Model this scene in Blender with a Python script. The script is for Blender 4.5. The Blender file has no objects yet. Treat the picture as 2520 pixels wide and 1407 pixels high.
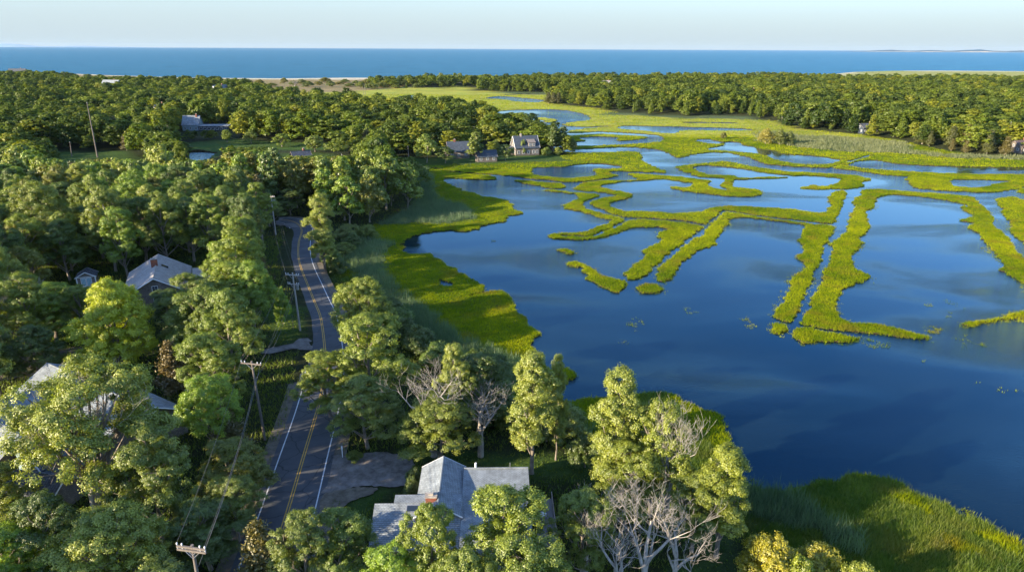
import bpy, bmesh, math, random
import numpy as np
from mathutils import Vector, Matrix
from mathutils.geometry import delaunay_2d_cdt

# ------------------------------------------------------------------ camera, world, sun, exposure
scene = bpy.context.scene
COL = scene.collection
CAM_H = 50.0
FOC = 1700.0                                   # focal length in photograph pixels
PITCH = math.radians(18.99)
ROLL = math.radians(0.25)
cam_data = bpy.data.cameras.new('camera')
cam_data.sensor_width = 36.0
cam_data.lens = 36.0 * FOC / 2520.0
cam_data.clip_start = 1.0
cam_data.clip_end = 90000.0
cam = bpy.data.objects.new('camera', cam_data)
COL.objects.link(cam)
ROT = Matrix.Rotation(math.pi / 2 - PITCH, 3, 'X') @ Matrix.Rotation(ROLL, 3, 'Z')
cam.matrix_world = Matrix.Translation((0, 0, CAM_H)) @ ROT.to_4x4()
scene.camera = cam

SUN_EL = math.radians(16.0)
SUN_AZ = math.radians(-119.0)                  # compass-like angle from +Y (view direction), negative = left
sd = Vector((math.sin(SUN_AZ) * math.cos(SUN_EL), math.cos(SUN_AZ) * math.cos(SUN_EL), math.sin(SUN_EL)))
sun_data = bpy.data.lights.new('sun', 'SUN')
sun_data.energy = 5.0
sun_data.angle = math.radians(0.55)
sun_data.color = (1.0, 0.83, 0.58)
sun = bpy.data.objects.new('sun', sun_data)
COL.objects.link(sun)
sun.rotation_euler = (-sd).to_track_quat('-Z', 'Y').to_euler()
sun.location = (0, 0, 120)

world = bpy.data.worlds.new('World')
scene.world = world
world.use_nodes = True
wn, wl = world.node_tree.nodes, world.node_tree.links
wn.clear()
w_out = wn.new('ShaderNodeOutputWorld')
w_bg = wn.new('ShaderNodeBackground')
w_bg.inputs['Strength'].default_value = 0.125
sky = wn.new('ShaderNodeTexSky')
sky.sky_type = 'NISHITA'
sky.sun_disc = False
sky.sun_elevation = SUN_EL
sky.sun_rotation = SUN_AZ
sky.altitude = 50
sky.air_density = 1.0
sky.dust_density = 0.4
sky.ozone_density = 2.5
# thin high cloud streaks, laid out on a plane above the viewer
w_tc = wn.new('ShaderNodeTexCoord')
w_sep = wn.new('ShaderNodeSeparateXYZ')
wl.new(w_tc.outputs['Generated'], w_sep.inputs[0])
w_z = wn.new('ShaderNodeMath'); w_z.operation = 'MAXIMUM'; w_z.inputs[1].default_value = 0.03
wl.new(w_sep.outputs['Z'], w_z.inputs[0])
w_dx = wn.new('ShaderNodeMath'); w_dx.operation = 'DIVIDE'
w_dy = wn.new('ShaderNodeMath'); w_dy.operation = 'DIVIDE'
wl.new(w_sep.outputs['X'], w_dx.inputs[0]); wl.new(w_z.outputs[0], w_dx.inputs[1])
wl.new(w_sep.outputs['Y'], w_dy.inputs[0]); wl.new(w_z.outputs[0], w_dy.inputs[1])
w_cmb = wn.new('ShaderNodeCombineXYZ')
wl.new(w_dx.outputs[0], w_cmb.inputs[0]); wl.new(w_dy.outputs[0], w_cmb.inputs[1])
w_map = wn.new('ShaderNodeMapping'); w_map.inputs['Scale'].default_value = (1.0, 4.6, 1)
w_map.inputs['Rotation'].default_value = (0, 0, math.radians(8))
wl.new(w_cmb.outputs[0], w_map.inputs[0])
w_noise = wn.new('ShaderNodeTexNoise')
w_noise.inputs['Scale'].default_value = 1.1
w_noise.inputs['Detail'].default_value = 9
w_noise.inputs['Distortion'].default_value = 0.6
wl.new(w_map.outputs[0], w_noise.inputs['Vector'])
w_ramp = wn.new('ShaderNodeValToRGB')
w_ramp.color_ramp.elements[0].position = 0.48; w_ramp.color_ramp.elements[0].color = (0, 0, 0, 1)
w_ramp.color_ramp.elements[1].position = 0.85; w_ramp.color_ramp.elements[1].color = (0.42, 0.42, 0.42, 1)
wl.new(w_noise.outputs['Fac'], w_ramp.inputs[0])
w_el = wn.new('ShaderNodeMapRange')
w_el.inputs['From Min'].default_value = 0.10; w_el.inputs['From Max'].default_value = 0.35
wl.new(w_sep.outputs['Z'], w_el.inputs[0])
w_mul = wn.new('ShaderNodeMath'); w_mul.operation = 'MULTIPLY'
wl.new(w_ramp.outputs[0], w_mul.inputs[0]); wl.new(w_el.outputs[0], w_mul.inputs[1])
w_mix = wn.new('ShaderNodeMixRGB')
w_mix.inputs[2].default_value = (8.5, 7.4, 7.0, 1)
wl.new(w_mul.outputs[0], w_mix.inputs[0]); wl.new(sky.outputs[0], w_mix.inputs[1])
w_tint = wn.new('ShaderNodeMixRGB'); w_tint.blend_type = 'MULTIPLY'; w_tint.inputs[0].default_value = 1
w_tint.inputs[2].default_value = (0.80, 0.94, 1.13, 1)
# pale air low over the sea
w_lo = wn.new('ShaderNodeMapRange'); w_lo.interpolation_type = 'SMOOTHSTEP'
w_lo.inputs['From Min'].default_value = -0.01; w_lo.inputs['From Max'].default_value = 0.24
w_lo.inputs['To Min'].default_value = 1.0; w_lo.inputs['To Max'].default_value = 0.0
wl.new(w_sep.outputs['Z'], w_lo.inputs[0])
w_mix2 = wn.new('ShaderNodeMixRGB'); w_mix2.inputs[2].default_value = (2.02, 2.08, 1.88, 1)
wl.new(w_lo.outputs[0], w_mix2.inputs[0]); wl.new(w_mix.outputs[0], w_mix2.inputs[1])
wl.new(w_mix2.outputs[0], w_tint.inputs[1])
wl.new(w_tint.outputs[0], w_bg.inputs[0]); wl.new(w_bg.outputs[0], w_out.inputs[0])

scene.view_settings.view_transform = 'Standard'
scene.view_settings.look = 'None'
scene.view_settings.exposure = 1.6
scene.view_settings.gamma = 1.0
scene.cycles.max_bounces = 6
scene.cycles.diffuse_bounces = 3
scene.cycles.glossy_bounces = 3
scene.cycles.transmission_bounces = 3
scene.cycles.volume_bounces = 0
scene.cycles.caustics_reflective = False
scene.cycles.caustics_refractive = False

rng = np.random.default_rng(7)
random.seed(7)
PI = math.pi
Mnp = np.array(ROT)


def at(px, py, z=0.0):
    """point of the photograph -> world point on the horizontal plane z"""
    v = Mnp @ np.array([(px - 1260) / FOC, -(py - 703.5) / FOC, -1.0])
    t = (z - CAM_H) / v[2]
    return v * t + np.array([0, 0, CAM_H])


def to_px(P):
    P = np.atleast_2d(P) - np.array([0, 0, CAM_H])
    q = P @ Mnp
    return 1260 + FOC * q[:, 0] / -q[:, 2], 703.5 - FOC * q[:, 1] / -q[:, 2], -q[:, 2]


def W(pts, z=0.28):
    return [tuple(at(x, y, z)[:2]) for x, y in pts]


# the photograph was traced in six enlarged quarters
def R1(p): return [(x / 2.994, 80 + y / 2.994) for x, y in p]
def R2(p): return [(840 + x / 2.994, 80 + y / 2.994) for x, y in p]
def R3(p): return [(1680 + x / 2.994, 80 + y / 2.994) for x, y in p]
def R4(p): return [(x / 2.994, 500 + y / 2.994) for x, y in p]
def R5(p): return [(840 + x / 2.994, 500 + y / 2.994) for x, y in p]
def R6(p): return [(1680 + x / 2.994, 500 + y / 2.994) for x, y in p]
def R7(p): return [(x / 2.994, 937 + y / 2.994) for x, y in p]
def R8(p): return [(840 + x / 2.994, 937 + y / 2.994) for x, y in p]
def R9(p): return [(1680 + x / 2.994, 937 + y / 2.994) for x, y in p]


def tag(o, label=None, cat=None, group=None, kind=None):
    if label: o['label'] = label
    if cat: o['category'] = cat
    if group: o['group'] = group
    if kind: o['kind'] = kind
    return o


def empty(name, loc, rz=0.0):
    o = bpy.data.objects.new(name, None)
    o.empty_display_size = 0.5
    COL.objects.link(o)
    o.location = loc
    o.rotation_euler = (0, 0, rz)
    return o


class MB:
    """collects shapes into one mesh"""
    def __init__(s):
        s.v = []; s.f = []; s.m = []; s.cur = 0

    def face(s, pts):
        b = len(s.v); s.v += [tuple(p) for p in pts]; s.f.append(tuple(range(b, b + len(pts)))); s.m.append(s.cur)

    def box(s, c, d, rz=0.0, tilt=0.0):
        b = len(s.v)
        cr, sr = math.cos(rz), math.sin(rz)
        ct, st = math.cos(tilt), math.sin(tilt)
        for dz in (-.5, .5):
            for dx, dy in ((-.5, -.5), (.5, -.5), (.5, .5), (-.5, .5)):
                x, y, z = dx * d[0], dy * d[1], dz * d[2]
                x, z = x * ct + z * st, -x * st + z * ct
                s.v.append((c[0] + x * cr - y * sr, c[1] + x * sr + y * cr, c[2] + z))
        for q in ((0, 3, 2, 1), (4, 5, 6, 7), (0, 1, 5, 4), (1, 2, 6, 5), (2, 3, 7, 6), (3, 0, 4, 7)):
            s.f.append(tuple(b + i for i in q)); s.m.append(s.cur)

    def hexa(s, p):
        """eight corners, bottom four then top four"""
        b = len(s.v); s.v += [tuple(q) for q in p]
        for q in ((0, 3, 2, 1), (4, 5, 6, 7), (0, 1, 5, 4), (1, 2, 6, 5), (2, 3, 7, 6), (3, 0, 4, 7)):
            s.f.append(tuple(b + i for i in q)); s.m.append(s.cur)

    def slab(s, quad, th):
        """sheet with corners quad, thickened downwards along its normal"""
        q = [Vector(p) for p in quad]
        n = (q[1] - q[0]).cross(q[2] - q[0]).normalized()
        if n.z < 0: n = -n; q = q[::-1]
        s.hexa([p - n * th for p in q] + q)

    def tube(s, pts, rad, n=6, cap=True):
        pts = [Vector(p) for p in pts]
        if not hasattr(rad, '__len__'): rad = [rad] * len(pts)
        b = len(s.v)
        up = Vector((0, 0, 1))
        for i, p in enumerate(pts):
            d = (pts[min(i + 1, len(pts) - 1)] - pts[max(i - 1, 0)])
            if d.length < 1e-6: d = Vector((0, 0, 1))
            d.normalize()
            a = up if abs(d.z) < 0.9 else Vector((1, 0, 0))
            u = d.cross(a).normalized(); w = d.cross(u)
            for k in range(n):
                t = 2 * PI * k / n
                q = p + (u * math.cos(t) + w * math.sin(t)) * rad[i]
                s.v.append(tuple(q))
        for i in range(len(pts) - 1):
            for k in range(n):
                k2 = (k + 1) % n
                s.f.append((b + i * n + k, b + (i + 1) * n + k, b + (i + 1) * n + k2, b + i * n + k2)); s.m.append(s.cur)
        if cap:
            s.f.append(tuple(b + k for k in range(n))); s.m.append(s.cur)
            s.f.append(tuple(b + (len(pts) - 1) * n + k for k in range(n))[::-1]); s.m.append(s.cur)

    def build(s, name, mats, parent=None, smooth=False):
        me = bpy.data.meshes.new(name)
        me.from_pydata(s.v, [], s.f)
        mats = mats if isinstance(mats, (list, tuple)) else [mats]
        for m in mats: me.materials.append(m)
        if len(mats) > 1: me.polygons.foreach_set('material_index', s.m)
        if smooth: me.polygons.foreach_set('use_smooth', [True] * len(s.f))
        me.update()
        bm = bmesh.new(); bm.from_mesh(me)
        bmesh.ops.recalc_face_normals(bm, faces=bm.faces)
        bm.to_mesh(me); bm.free()
        o = bpy.data.objects.new(name, me)
        COL.objects.link(o)
        if parent: o.parent = parent
        return o


def np_mesh(name, verts, k, mat, attr=None):
    """fast mesh of n faces with k corners each, no shared vertices"""
    nf = len(verts) // k
    me = bpy.data.meshes.new(name)
    me.vertices.add(len(verts)); me.vertices.foreach_set('co', np.asarray(verts, dtype=np.float32).ravel())
    me.loops.add(len(verts)); me.loops.foreach_set('vertex_index', np.arange(len(verts), dtype=np.int32))
    me.polygons.add(nf)
    me.polygons.foreach_set('loop_start', np.arange(0, nf * k, k, dtype=np.int32))
    me.polygons.foreach_set('loop_total', np.full(nf, k, dtype=np.int32))
    me.materials.append(mat)
    if attr is not None:
        a = me.attributes.new('t', 'FLOAT', 'FACE'); a.data.foreach_set('value', np.asarray(attr, dtype=np.float32))
    me.update(calc_edges=True)
    return me


# ------------------------------------------------------------------ materials
def mat(name, col, rough=0.8, col2=None, scale=1.0, bump=0.0, bscale=None, detail=6, spec=0.3, stretch=None, metallic=0.0, extra=None):
    m = bpy.data.materials.new(name); m.use_nodes = True
    nt = m.node_tree; N, L = nt.nodes, nt.links
    p = N['Principled BSDF']
    p.inputs['Roughness'].default_value = rough
    p.inputs['Specular IOR Level'].default_value = spec
    p.inputs['Metallic'].default_value = metallic
    p.inputs['Base Color'].default_value = (*col, 1)
    tc = N.new('ShaderNodeTexCoord'); mp = N.new('ShaderNodeMapping')
    L.new(tc.outputs['Object'], mp.inputs[0])
    if stretch: mp.inputs['Scale'].default_value = stretch
    if col2:
        n = N.new('ShaderNodeTexNoise'); n.inputs['Scale'].default_value = scale; n.inputs['Detail'].default_value = detail
        n.inputs['Roughness'].default_value = 0.65
        L.new(mp.outputs[0], n.inputs['Vector'])
        r = N.new('ShaderNodeValToRGB'); r.color_ramp.elements[0].position = 0.36; r.color_ramp.elements[1].position = 0.64
        r.color_ramp.elements[0].color = (*col, 1); r.color_ramp.elements[1].color = (*col2, 1)
        L.new(n.outputs['Fac'], r.inputs[0]); L.new(r.outputs[0], p.inputs['Base Color'])
    if bump:
        n = N.new('ShaderNodeTexNoise'); n.inputs['Scale'].default_value = bscale or scale * 3; n.inputs['Detail'].default_value = 5
        L.new(mp.outputs[0], n.inputs['Vector'])
        b = N.new('ShaderNodeBump'); b.inputs['Strength'].default_value = 1.0; b.inputs['Distance'].default_value = bump
        L.new(n.outputs['Fac'], b.inputs['Height']); L.new(b.outputs[0], p.inputs['Normal'])
    return m


def course_mat(name, col, col2, row=0.18, axis='Z', var=0.25, width=0.35, rough=0.85, bump=0.02, mortar=0.45):
    """shingle or clapboard courses: brick texture on object coordinates"""
    m = bpy.data.materials.new(name); m.use_nodes = True
    N, L = m.node_tree.nodes, m.node_tree.links
    p = N['Principled BSDF']; p.inputs['Roughness'].default_value = rough; p.inputs['Specular IOR Level'].default_value = 0.25
    tc = N.new('ShaderNodeTexCoord'); sep = N.new('ShaderNodeSeparateXYZ'); L.new(tc.outputs['Object'], sep.inputs[0])
    add = N.new('ShaderNodeMath'); add.operation = 'ADD'
    cmb = N.new('ShaderNodeCombineXYZ')
    if axis == 'Z':
        L.new(sep.outputs['X'], add.inputs[0]); L.new(sep.outputs['Y'], add.inputs[1]); L.new(add.outputs[0], cmb.inputs[0]); L.new(sep.outputs['Z'], cmb.inputs[1])
    elif axis == 'X':
        L.new(sep.outputs['Y'], cmb.inputs[0]); L.new(sep.outputs['X'], cmb.inputs[1])
    else:
        L.new(sep.outputs['X'], cmb.inputs[0]); L.new(sep.outputs['Y'], cmb.inputs[1])
    b = N.new('ShaderNodeTexBrick')
    b.inputs['Color1'].default_value = (*col, 1); b.inputs['Color2'].default_value = (*col2, 1)
    b.inputs['Mortar'].default_value = tuple(c * mortar for c in col) + (1,)
    b.inputs['Scale'].default_value = 1; b.inputs['Mortar Size'].default_value = row * 0.07
    b.inputs['Brick Width'].default_value = width; b.inputs['Row Height'].default_value = row
    L.new(cmb.outputs[0], b.inputs['Vector'])
    n = N.new('ShaderNodeTexNoise'); n.inputs['Scale'].default_value = 0.9; n.inputs['Detail'].default_value = 12; n.inputs['Roughness'].default_value = 0.72
    L.new(tc.outputs['Object'], n.inputs['Vector'])
    mr = N.new('ShaderNodeMapRange'); mr.inputs['From Min'].default_value = 0.3; mr.inputs['From Max'].default_value = 0.7
    mr.inputs['To Min'].default_value = 1 - var; mr.inputs['To Max'].default_value = 1 + var
    L.new(n.outputs['Fac'], mr.inputs[0])
    mx = N.new('ShaderNodeMixRGB'); mx.blend_type = 'MULTIPLY'; mx.inputs[0].default_value = 1
    L.new(b.outputs['Color'], mx.inputs[1]); L.new(mr.outputs[0], mx.inputs[2]); L.new(mx.outputs[0], p.inputs['Base Color'])
    bp = N.new('ShaderNodeBump'); bp.inputs['Distance'].default_value = bump; bp.invert = True
    L.new(b.outputs['Fac'], bp.inputs['Height']); L.new(bp.outputs[0], p.inputs['Normal'])
    return m


def foliage_mat(name, dark, light, trans=0.35, use_object_color=True, rnd=False, gloss=0.06, patch=None):
    """leaves: tint of the object, varied per leaf by the attribute t"""
    m = bpy.data.materials.new(name); m.use_nodes = True
    N, L = m.node_tree.nodes, m.node_tree.links
    N.clear()
    out = N.new('ShaderNodeOutputMaterial')
    at_ = N.new('ShaderNodeAttribute'); at_.attribute_name = 't'
    r = N.new('ShaderNodeMixRGB'); r.inputs[1].default_value = (*dark, 1); r.inputs[2].default_value = (*light, 1)
    L.new(at_.outputs['Fac'], r.inputs[0])
    c = r.outputs[0]
    if patch:
        gp_ = N.new('ShaderNodeNewGeometry'); pn = N.new('ShaderNodeTexNoise'); pn.inputs['Scale'].default_value = 0.16; pn.inputs['Detail'].default_value = 7
        L.new(gp_.outputs['Position'], pn.inputs['Vector'])
        pm = N.new('ShaderNodeMapRange'); pm.inputs['From Min'].default_value = 0.52; pm.inputs['From Max'].default_value = 0.68; pm.inputs['To Max'].default_value = 0.6
        L.new(pn.outputs['Fac'], pm.inputs[0])
        px = N.new('ShaderNodeMixRGB'); px.inputs[2].default_value = (*patch, 1); L.new(pm.outputs[0], px.inputs[0]); L.new(c, px.inputs[1]); c = px.outputs[0]
    oi = N.new('ShaderNodeObjectInfo')
    if use_object_color:
        x = N.new('ShaderNodeMixRGB'); x.blend_type = 'MULTIPLY'; x.inputs[0].default_value = 1
        L.new(c, x.inputs[1]); L.new(oi.outputs['Color'], x.inputs[2]); c = x.outputs[0]
    if rnd:
        rr = N.new('ShaderNodeValToRGB')
        e = rr.color_ramp.elements
        e[0].position = 0; e[0].color = (0.33, 0.46, 0.52, 1); e[1].position = 1; e[1].color = (1.85, 1.50, 0.9, 1)
        for ps, cc in ((0.3, (0.85, 0.92, 0.8, 1)), (0.55, (1.05, 1.05, 0.85, 1)), (0.75, (1.1, 1.18, 0.75, 1))):
            q = e.new(ps); q.color = cc
        L.new(oi.outputs['Random'], rr.inputs[0])
        x = N.new('ShaderNodeMixRGB'); x.blend_type = 'MULTIPLY'; x.inputs[0].default_value = 1
        L.new(c, x.inputs[1]); L.new(rr.outputs[0], x.inputs[2]); c = x.outputs[0]
    d = N.new('ShaderNodeBsdfDiffuse'); L.new(c, d.inputs[0])
    t = N.new('ShaderNodeBsdfTranslucent')
    hs = N.new('ShaderNodeMixRGB'); hs.blend_type = 'MULTIPLY'; hs.inputs[0].default_value = 1; hs.inputs[2].default_value = (1.25, 1.3, 0.5, 1)
    L.new(c, hs.inputs[1]); L.new(hs.outputs[0], t.inputs[0])
    mx = N.new('ShaderNodeMixShader'); mx.inputs[0].default_value = trans
    L.new(d.outputs[0], mx.inputs[1]); L.new(t.outputs[0], mx.inputs[2])
    g = N.new('ShaderNodeBsdfGlossy'); g.inputs['Roughness'].default_value = 0.5; g.inputs[0].default_value = (1, 1, 1, 1)
    mx2 = N.new('ShaderNodeMixShader'); mx2.inputs[0].default_value = gloss
    L.new(mx.outputs[0], mx2.inputs[1]); L.new(g.outputs[0], mx2.inputs[2])
    L.new(mx2.outputs[0], out.inputs[0])
    return m


M = {}
M['leaf'] = foliage_mat('leaves', (0.060, 0.098, 0.010), (0.270, 0.300, 0.040), gloss=0.05)
M['leaf_far'] = foliage_mat('far_leaves', (0.052, 0.084, 0.012), (0.165, 0.200, 0.028), gloss=0.02, use_object_color=False, rnd=True)
M['needle'] = foliage_mat('needles', (0.055, 0.060, 0.014), (0.150, 0.125, 0.030), trans=0.15)
M['grass'] = foliage_mat('marsh_grass_blades', (0.080, 0.150, 0.006), (0.360, 0.380, 0.012), trans=0.45, use_object_color=False, gloss=0.0, patch=(0.26, 0.19, 0.03))
M['reed'] = foliage_mat('reed_blades', (0.075, 0.130, 0.070), (0.165, 0.235, 0.115), trans=0.35, use_object_color=False, gloss=0.03)
M['reed_dry'] = foliage_mat('dry_reed_blades', (0.100, 0.125, 0.050), (0.200, 0.215, 0.090), trans=0.35, use_object_color=False, gloss=0.03)
M['meadow'] = foliage_mat('meadow_blades', (0.050, 0.105, 0.012), (0.190, 0.240, 0.030), trans=0.4, use_object_color=False, gloss=0.02, patch=(0.20, 0.17, 0.03))
M['bark'] = mat('bark', (0.15, 0.125, 0.10), 0.95, (0.30, 0.26, 0.215), 3, 0.05, 12, stretch=(1, 1, 0.25))
M['deadwood'] = mat('bleached_wood', (0.24, 0.215, 0.19), 0.9, (0.42, 0.385, 0.34), 2.5, 0.02, 14, stretch=(1, 1, 0.3))
M['pole'] = mat('weathered_pole', (0.12, 0.10, 0.085), 0.9, (0.21, 0.185, 0.16), 5, 0.01, 20, stretch=(1, 1, 0.15))
M['pole_sunlit'] = mat('sunlit_tone_pole', (0.30, 0.27, 0.24), 0.9, (0.46, 0.42, 0.38), 5, 0.01, 20, stretch=(1, 1, 0.15))  # sunlight on the pole put into a lighter colour than the other poles
M['mud'] = mat('bank_mud', (0.030, 0.022, 0.012), 0.9, (0.06, 0.045, 0.022), 3, 0.05)
M['asphalt'] = mat('asphalt', (0.058, 0.064, 0.074), 0.85, (0.085, 0.090, 0.098), 0.35, 0.004, 30, detail=10)
_n, _l = M['asphalt'].node_tree.nodes, M['asphalt'].node_tree.links
_p = _n['Principled BSDF']; _src = _p.inputs['Base Color'].links[0].from_socket
_g = _n.new('ShaderNodeNewGeometry'); _v = _n.new('ShaderNodeTexVoronoi'); _v.feature = 'DISTANCE_TO_EDGE'; _v.inputs['Scale'].default_value = 0.22
_w = _n.new('ShaderNodeTexNoise'); _w.inputs['Scale'].default_value = 0.8; _w.inputs['Detail'].default_value = 6
_a = _n.new('ShaderNodeMixRGB'); _a.blend_type = 'ADD'; _a.inputs[0].default_value = 1.6
_l.new(_g.outputs['Position'], _a.inputs[1]); _l.new(_g.outputs['Position'], _w.inputs['Vector']); _l.new(_w.outputs['Color'], _a.inputs[2]); _l.new(_a.outputs[0], _v.inputs['Vector'])
_r = _n.new('ShaderNodeMapRange'); _r.inputs['From Max'].default_value = 0.02; _r.inputs['To Min'].default_value = 0.45; _r.inputs['To Max'].default_value = 1.0
_l.new(_v.outputs['Distance'], _r.inputs[0])
_m = _n.new('ShaderNodeMixRGB'); _m.blend_type = 'MULTIPLY'; _m.inputs[0].default_value = 1; _l.new(_src, _m.inputs[1]); _l.new(_r.outputs[0], _m.inputs[2]); _l.new(_m.outputs[0], _p.inputs['Base Color'])
M['asphalt_old'] = mat('worn_asphalt', (0.12, 0.12, 0.12), 0.9, (0.17, 0.165, 0.16), 0.9, 0.006, 30)
M['gravel'] = mat('gravel', (0.095, 0.082, 0.072), 0.95, (0.22, 0.20, 0.185), 0.8, 0.05, 14, detail=12)
M['verge'] = mat('road_verge', (0.09, 0.075, 0.055), 0.95, (0.17, 0.145, 0.11), 1.2, 0.03, 8)
M['white_paint'] = mat('road_white', (0.62, 0.64, 0.66), 0.7, (0.45, 0.47, 0.5), 1.5)
M['yellow_paint'] = mat('road_yellow', (0.55, 0.33, 0.05), 0.7, (0.40, 0.25, 0.05), 1.5)
M['white'] = mat('white_trim', (0.80, 0.81, 0.82), 0.6, (0.74, 0.75, 0.76), 1.2)
M['glass'] = mat('window_glass', (0.02, 0.03, 0.045), 0.06, spec=0.8)
M['glass_blue'] = mat('pale_blue_glass', (0.22, 0.45, 0.58), 0.1, spec=0.8)
M['brick'] = course_mat('chimney_brick', (0.26, 0.09, 0.06), (0.34, 0.14, 0.09), 0.09, width=0.22)
M['shingle_wall'] = course_mat('grey_shingle_wall', (0.20, 0.17, 0.15), (0.30, 0.26, 0.23), 0.16, width=0.2)
M['shingle_brown'] = course_mat('brown_shingle_wall', (0.15, 0.125, 0.105), (0.22, 0.19, 0.16), 0.16, width=0.2)
M['clap_white'] = course_mat('white_clapboard', (0.60, 0.62, 0.64), (0.66, 0.68, 0.70), 0.14, width=3.0, var=0.08)
M['clap_dark'] = course_mat('dark_clapboard', (0.035, 0.05, 0.075), (0.05, 0.065, 0.09), 0.14, width=3.0, var=0.1)
M['clap_blue'] = course_mat('blue_grey_clapboard', (0.22, 0.30, 0.34), (0.27, 0.35, 0.39), 0.14, width=3.0, var=0.1)
M['roof_pale'] = course_mat('pale_asphalt_shingles', (0.34, 0.32, 0.31), (0.40, 0.38, 0.36), 0.2, 'X', 0.25, 0.4, mortar=0.6)
M['roof_blue'] = course_mat('blue_grey_shingles', (0.215, 0.245, 0.27), (0.25, 0.28, 0.305), 0.17, 'X', 0.42, 0.33, mortar=0.45)
M['roof_blue_y'] = course_mat('blue_grey_shingles_across', (0.215, 0.245, 0.27), (0.25, 0.28, 0.305), 0.17, 'Y', 0.42, 0.33, mortar=0.45)
M['roof_brown'] = course_mat('brown_shingles', (0.20, 0.14, 0.12), (0.26, 0.19, 0.16), 0.28, 'X', 0.2, 0.45)
M['roof_dark'] = course_mat('dark_grey_shingles', (0.075, 0.085, 0.10), (0.12, 0.13, 0.15), 0.28, 'X', 0.2, 0.45)
M['roof_shaded_y'] = course_mat('shade_dark_shingles_across', (0.05, 0.065, 0.09), (0.08, 0.10, 0.13), 0.28, 'Y', 0.2, 0.45)  # tree shade on the point roofs is put into this darker colour
M['deck'] = mat('deck_boards', (0.13, 0.125, 0.13), 0.85, (0.20, 0.195, 0.20), 3, 0.01, 12, stretch=(6, 0.3, 1))
M['metal'] = mat('grey_metal', (0.35, 0.36, 0.38), 0.45, metallic=0.6)
M['wire'] = mat('dark_cable', (0.10, 0.10, 0.10), 0.7)
M['red'] = mat('red_paint', (0.30, 0.05, 0.03), 0.6)
M['stone'] = mat('field_stone', (0.25, 0.22, 0.19), 0.9, (0.42, 0.38, 0.33), 2.5, 0.05)

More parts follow.
